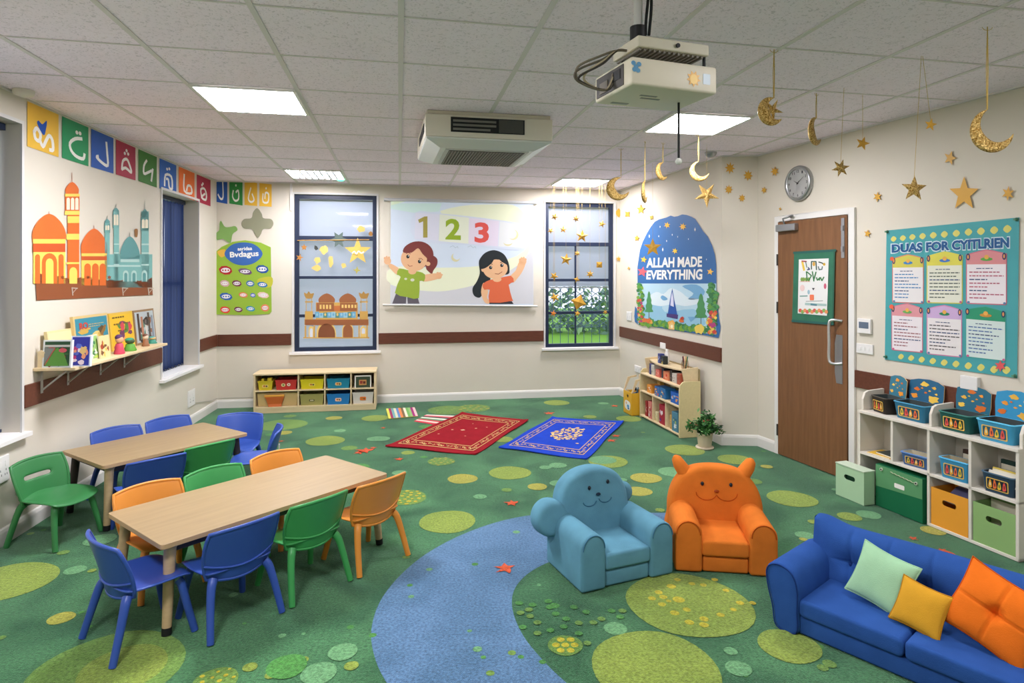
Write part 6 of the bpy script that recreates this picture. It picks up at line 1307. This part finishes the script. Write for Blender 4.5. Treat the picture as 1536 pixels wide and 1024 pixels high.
# potted plant
p = Vector((1.765, 5.80)); r = thing('potted_plant', 'bushy green plant with red flowers in a ribbed cream pot by the wall corner', 'plant', (p.x, p.y, .004)); POT = mat((204, 190, 164), .6)
m = MB(); m.lathe([(.078, 0), (.082, .006), (.080, .014), (.05, .012), (.0001, .012)], mat((214, 200, 176), .5), 28); m.build('saucer', r)
m = MB(); n = 36; pf = [(.056, .014), (.060, .03), (.066, .08), (.071, .125), (.074, .130), (.074, .142), (.066, .142), (.064, .12), (.0001, .12)]
vs = [(rr*(1+.02*math.cos(j*PI*12/n*2/2) if 0 < i < 4 else rr/rr)*math.cos(2*PI*j/n) if False else rr*(1+(.025*math.cos(12*2*PI*j/n) if 0 < i < 4 else 0))*math.cos(2*PI*j/n), rr*(1+(.025*math.cos(12*2*PI*j/n) if 0 < i < 4 else 0))*math.sin(2*PI*j/n), z) for i, (rr, z) in enumerate(pf) for j in range(n)]
m.add(vs, [(i*n+j, i*n+(j+1) % n, (i+1)*n+(j+1) % n, (i+1)*n+j) for i in range(len(pf)-1) for j in range(n)], POT, True); m.add(vs[:n], [tuple(range(n-1, -1, -1))], POT); m.build('pot', r)
m = MB(); rn = random.Random(9); LV = [mat(c, .5) for c in ((46, 96, 46), (66, 122, 56), (34, 74, 40), (92, 140, 80))]; tips = []
for k in range(44):
    a_ = rn.uniform(0, 2*PI); R_ = rn.uniform(.02, .145); h = .17+rn.uniform(0, .15)*(1-R_/.22)+.01; tp = Vector((R_*math.cos(a_), R_*math.sin(a_), h)); tips.append(tp)
    m.tube([(.02*math.cos(a_), .02*math.sin(a_), .12), (R_*.5*math.cos(a_), R_*.5*math.sin(a_), .12+(h-.12)*.6), tp], .002, LV[0], 5)
m.build('stems', r)
m = MB()
for k in range(1150):
    tp = rn.choice(tips); c = tp+Vector((rn.gauss(0, .020), rn.gauss(0, .020), rn.gauss(-.012, .024))); c.z = max(c.z, .13)
    d = Vector((rn.gauss(0, 1), rn.gauss(0, 1), rn.gauss(.2, .6))).normalized(); s_ = d.cross(Vector((rn.gauss(0, 1), rn.gauss(0, 1), 1))).normalized(); L_ = rn.uniform(.015, .027); up = d.cross(s_)*.003
    m.add([c-d*L_, c+s_*L_*.5, c+d*L_, c-s_*L_*.5, c+up], [(0, 1, 4), (1, 2, 4), (2, 3, 4), (3, 0, 4)], LV[k % 4], True)
m.build('foliage', r)
for tp, c in zip(tips[:8], ((196, 50, 50), (206, 80, 90), (190, 44, 60), (214, 120, 130), (196, 50, 50), (206, 90, 110), (200, 60, 60), (170, 50, 70))):
    m = MB()
    for q in range(5): m.ball(tp+Vector((.009*math.cos(q*1.26), .009*math.sin(q*1.26), .012)), (.008, .008, .005), mat(c, .5), 8)
    m.build('flower', r)

# ================================================================ white cube shelf on the right wall
f0 = Vector((2.036+.32*(5.891-4.526), 4.526)); rz3 = W3.ang(); TC = Matrix.Translation((f0.x, f0.y, .004)) @ Matrix.Rotation(rz3, 4, 'Z')
r = thing('cube_shelf', 'white cube shelving unit against the right wall under the teal poster', 'shelf unit', (f0.x, f0.y, .004), rz3); CW = mat((222, 216, 202), .5); CIN = mat((206, 200, 186), .6); P_c = .265; CD_ = .228; NC = 4; T_ = .018; CL = P_c*NC+T_
m = MB(); m.box(0, CL, -.006, CD_, .605, .623, CW); m.build('top', r, bevel=.002)
m = MB(); m.box(T_, CL, .0, CD_, .315, .333, CW); m.build('shelf', r, bevel=.002)
m = MB(); m.box(P_c*2, CL, .0, CD_, .0, .018, CW); m.build('base', r, bevel=.002)
m = MB(); m.box(0, T_, 0, CD_, .0, .605, CW); m.build('side_panel', r, bevel=.002); m = MB(); m.box(CL-T_, CL, 0, CD_, .0, .605, CW); m.build('side_panel', r, bevel=.002)
for k in (1, 2, 3): m = MB(); m.box(P_c*k, P_c*k+T_, .0, CD_-.004, .333 if k == 1 else .018, .605, CW); m.build('divider', r, bevel=.002)
m = MB(); m.box(.004, CL-.004, CD_-.006, CD_, .004, .605, CIN); m.build('back_panel', r)
prf = [(.03, .623), (.03, .70), (.05, .745), (.08, .758), (CD_-.02, .765), (CD_, .765), (CD_, .623)]
for x in (0, 2*P_c-.01, CL-T_): m = MB(); m.prism(prf, lambda y, z: (x, y, z), (T_, 0, 0), CW); m.build('tray_end', r, bevel=.002)
m = MB(); m.box(T_, CL-T_, CD_-.012, CD_, .623, .70, CW); m.build('tray_back', r)
def basket(x0, x1, y0, D_, z, h, c, label, board=None, blabel=None, yaw=0, name='book_basket', grp='picture book baskets on the white shelf', content=None, lean=0, inner=(60, 70, 70), seed=0):
    p = TC @ Vector(((x0+x1)/2, y0+D_/2, z)); o = thing(name, label, 'basket', p, rz3+yaw, grp); W_ = x1-x0; tp = W_*.07
    def rr(w_, d_, z_, n=4): return [(x, y, z_) for x, y in rrect(-w_/2, -d_/2, w_/2, d_/2, min(w_, d_)*.14, n)]
    rings = [rr(W_-2*tp, D_-2*tp*.6, 0), rr(W_, D_, h), rr(W_+.008, D_+.008, h+.001), rr(W_+.008, D_+.008, h+.007), rr(W_-.010, D_-.010, h+.007), rr(W_-2*tp-.01, D_-2*tp*.6-.01, .006)]; n = len(rings[0])
    m = MB(); vs = [v for R_ in rings for v in R_]; mc, mr, mi_ = mat(c, .4), mat(tuple(min(255, int(q*1.25+30)) for q in c), .4), mat(inner, .6)
    for i in range(5):
        m.add(rings[i]+rings[i+1], [(j, (j+1) % n, (j+1) % n+n, j+n) for j in range(n)], (mc, mr, mr, mr, mi_)[i], i in (0, 4))
    m.add(rings[0], [tuple(range(n-1, -1, -1))], mc); m.add(rings[5], [tuple(range(n))], mi_); m.build('body', o)
    a = Art(lambda x, z_, l: Vector((x, -D_/2+tp*.6*(1-z_/h)-.0016-l, z_)), step=.0008); w2 = W_*.30
    a.pg(rrect(-w2*1.12, h*.16, w2*1.12, h*.80, h*.08), mat((232, 190, 90), .5), 1); a.pg(rrect(-w2*1.02, h*.21, w2*1.02, h*.75, h*.07), mat(tuple(int(q*.6) for q in c), .5), 2)
    for k, (u, s_) in enumerate(((-.72, 1), (-.25, 1.1), (.2, .9), (.7, 1))):
        a.pg(spl([(u*w2-w2*.17, h*.3), (u*w2-w2*.05, h*.66*s_), (u*w2+w2*.1, h*.68), (u*w2+w2*.2, h*.34), (u*w2+.0, h*.25)], True, 3), mat(((236, 120, 60), (236, 196, 60), (226, 90, 80), (236, 170, 50))[(k+seed) % 4], .5), 3)
        a.pg(ell(u*w2+w2*.03, h*.46, w2*.07, h*.11, 8), mat(((120, 40, 60), (60, 120, 80), (140, 50, 40), (226, 226, 180))[(k+seed) % 4], .5), 4)
    a.build('label', o)
    if board:
        bh = board; by = D_/2-.012; ol = [(-W_*.48, h*.3), (-W_*.55, h+bh*.55), (-W_*.52, h+bh*.90), (-W_*.25, h+bh), (W_*.1, h+bh*1.03), (W_*.36, h+bh*.97), (W_*.54, h+bh*.84), (W_*.55, h+bh*.3), (W_*.48, h*.3)]
        Mb = Matrix.Translation((0, by, 0)) @ Matrix.Rotation(-.10, 4, 'X'); bc = blabel or (42, 116, 160)
        m = MB(); m.prism(ol, lambda x, z_: (x, 0, z_), (0, .006, 0), mat(bc, .5), mat((230, 200, 140), .5), M=Mb); bo = m.build('back_board', o)
        a = Art(lambda x, z_, l: Mb @ Vector((x, -.0006-l, z_)), step=.0008); rn = random.Random(seed+77)
        for k, (u, v, s_) in enumerate(((-.05, .80, .16), (-.28, .55, .12), (.25, .70, .09), (-.35, .25, .15), (.25, .22, .22), (.0, .45, .06), (.12, .55, .05), (-.12, .62, .05), (.33, .45, .06))):
            x, y, R_ = u*W_, h+bh*v, s_*W_*.75; a.pg([(x+R_*(1+.3*math.sin(i*2.2+k+seed))*math.cos(2*PI*i/11), y+R_*.6*(1+.25*math.cos(i*1.9+k))*math.sin(2*PI*i/11)) for i in range(11)], mat(((232, 150, 50), (236, 196, 80), (214, 110, 40), (226, 176, 70))[(k+seed) % 4], .5), 1+k*.1)
        a.build('fish_picture', bo)
    return o, p
basket(.055, .215, .05, .14, .6235, .105, (46, 40, 34), 'dark book basket turned sideways, leftmost on top of the white shelf', .15, (56, 120, 140), yaw=-.25, seed=0)
basket(.245, .475, .045, .15, .6235, .105, (46, 110, 140), 'blue book basket with a fish-patterned board, second from left on the white shelf', .155, (38, 96, 130), seed=1)
basket(.572, .772, .04, .16, .6235, .105, (32, 84, 76), 'dark green book basket with a fish-patterned board, third on the white shelf', .16, (40, 104, 128), seed=2)
basket(.815, 1.030, .03, .17, .6235, .110, (66, 150, 186), 'light blue book basket, rightmost and brightest on top of the white shelf', .17, (52, 146, 190), seed=3)
g_ = 'small trays inside the white shelf'
basket(P_c*1+.06, P_c*2-.02, .02, .11, .3345, .075, (66, 100, 150), 'blue picture tray, second cube of the middle row', None, grp=g_, seed=1, inner=(214, 206, 180), name='picture_tray', yaw=.12)
basket(P_c*2+.07, P_c*3-.015, .012, .10, .3345, .115, (60, 140, 180), 'taller light blue picture tray, third cube of the middle row', None, grp=g_, seed=2, inner=(190, 180, 150), name='picture_tray', yaw=.08)
basket(P_c*3+.065, P_c*4-.022, .012, .14, .3345, .105, (44, 66, 84), 'dark navy picture tray, fourth cube of the middle row', None, grp=g_, seed=3, inner=(60, 60, 60), name='picture_tray', yaw=.04)
def leaf(x, y, z, W_, D_, H_, c, label, rx=0, rzz=0, grp='books and papers in the white shelf', name='thin_book'):
    p = TC @ Vector((x, y, z)); o = thing(name, label, 'book', p, rz3+rzz, grp); M = Matrix.Rotation(rx, 4, 'X'); m = MB(); m.box(-W_/2, W_/2, 0, D_, 0, H_, mat(c, .6), M); m.build('cover', o); m = MB(); m.box(-W_/2+.003, W_/2-.003, -.0006, D_*.98, H_*.15, H_*.85, mat((232, 224, 200), .6), M); m.build('pages', o)
leaf(.14+.02, .01, .334, .17, .15, .008, (226, 180, 60), 'yellow book lying flat in the first cube of the middle row', 0, .1); leaf(.185, .03, .3425, .14, .12, .010, (60, 66, 60), 'dark book lying on the yellow one', 0, -.1); leaf(.20, .11, .353, .06, .05, .012, (120, 150, 120), 'small green booklet on top of the dark book')
leaf(P_c*2+.18, .13, .3345, .11, .03, .17, (60, 40, 30), 'brown-striped book standing behind the light blue tray', -.08); leaf(P_c*3+.13, .16, .3345, .12, .02, .165, (34, 60, 50), 'dark green book standing behind the navy tray', -.06)
leaf(P_c*3+.165, .06, .40, .16, .015, .07, (226, 200, 90), 'yellow paper folder leaning in the navy tray', -.35); leaf(P_c*3+.165, .035, .385, .17, .012, .07, (226, 222, 210), 'cream paper folder leaning at the front of the navy tray', -.35)
def tub(x0, x1, y0, D_, H_, c, label, name='storage_box', T0=TC, rzz=rz3, inside=None, z=.004, lip=None):
    p = T0 @ Vector((x0, y0, z)); o = thing(name, label, 'box', p, rzz, 'large boxes in and beside the white shelf'); W_ = x1-x0; mt = mat(c, .5); hx, hz = W_/2, H_*.68
    m = MB(); m.plate(rect(0, 0, W_, H_), [rrect(hx-W_*.19, hz-.017, hx+W_*.19, hz+.017, .0165, 6)], lambda x, z_: (x, 0, z_), (0, .004, 0), mt); m.build('front_panel', o)
    m = MB(); m.box(0, .004, .004, D_, 0, H_, mt); m.box(W_-.004, W_, .004, D_, 0, H_, mt); m.box(0, W_, D_-.004, D_, 0, H_, mt); m.box(0, W_, .004, D_-.004, 0, .004, mt); m.build('body', o)
    return o
o = tub(-.095, .150, -.105, .095, .225, (172, 206, 166), 'pale green lidded box with a hand slot, beside the door end of the white shelf', z=0)
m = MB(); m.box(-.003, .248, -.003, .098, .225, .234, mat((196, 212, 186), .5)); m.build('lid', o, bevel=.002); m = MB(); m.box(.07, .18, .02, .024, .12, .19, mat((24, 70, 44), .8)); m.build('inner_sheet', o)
# big green folder box
p = TC @ Vector((.158, -.012, 0)); o = thing('document_box', 'dark green flap box with a paler green flap and white label', 'box', p, rz3, 'large boxes in and beside the white shelf'); Wg, Hg = .352, .285
m = MB(); m.box(0, Wg, 0, .15, .0, Hg, mat((22, 104, 66), .5)); m.build('body', o, bevel=.002)
a = Art(onface(-.001), step=.001); a.board([(.002, .135), (Wg*.999-.002, .155), (Wg-.002, Hg-.002), (.002, Hg-.002)], mat((92, 150, 102), .5), .0008); a.build('flap', o)
a = Art(onface(-.0022), step=.001); a.pg(rrect(.15, .170, .225, .20, .006), WHT); a.build('paper_label', o)
for x, z in ((.05, .26), (.31, .245)): m = MB(); m.tube([(x, -.001, z), (x, -.008, z)], .011, mat((190, 200, 176), .35), 14); m.tube([(x, -.008, z), (x, -.010, z)], .005, DARK, 10); m.build('rivet', o)
m = MB(); m.tube([(.12+.19*i/20, -.004, .262-.02*i/20+.003*math.sin(i*2.1)) for i in range(21)], .0028, mat((176, 186, 150), .4), 6); m.build('cord', o)
tub(P_c*2+T_+.006, P_c*3-.006, .006, .20, .232, (232, 158, 52), 'orange box with a hand slot, third cube of the bottom row', z=.0185)
leaf(P_c*2+.15, .05, .17, .16, .14, .008, (110, 110, 150), 'grey-blue folder poking out of the orange box', .55); leaf(P_c*2+.15, .085, .185, .16, .12, .006, (190, 160, 170), 'pinkish folder behind the grey-blue one', .55)
tub(P_c*3+T_+.006, P_c*4-.004, .006, .20, .232, (142, 178, 112), 'light green box with a hand slot, fourth cube of the bottom row', z=.0185)
leaf(P_c*3+.142, .14, .022, .22, .012, .275, (124, 160, 100), 'green file standing up behind the light green box', 0)
m = MB(); m.box(0, .02, -.004, .012, 0, .10, mat((24, 96, 60), .6)); q = m.build('green_strip', None, origin=None); q.location = TC @ Vector((-.115, -.02, .16)); q.rotation_euler = (0, 0, rz3)
bpy.data.objects.remove(q)
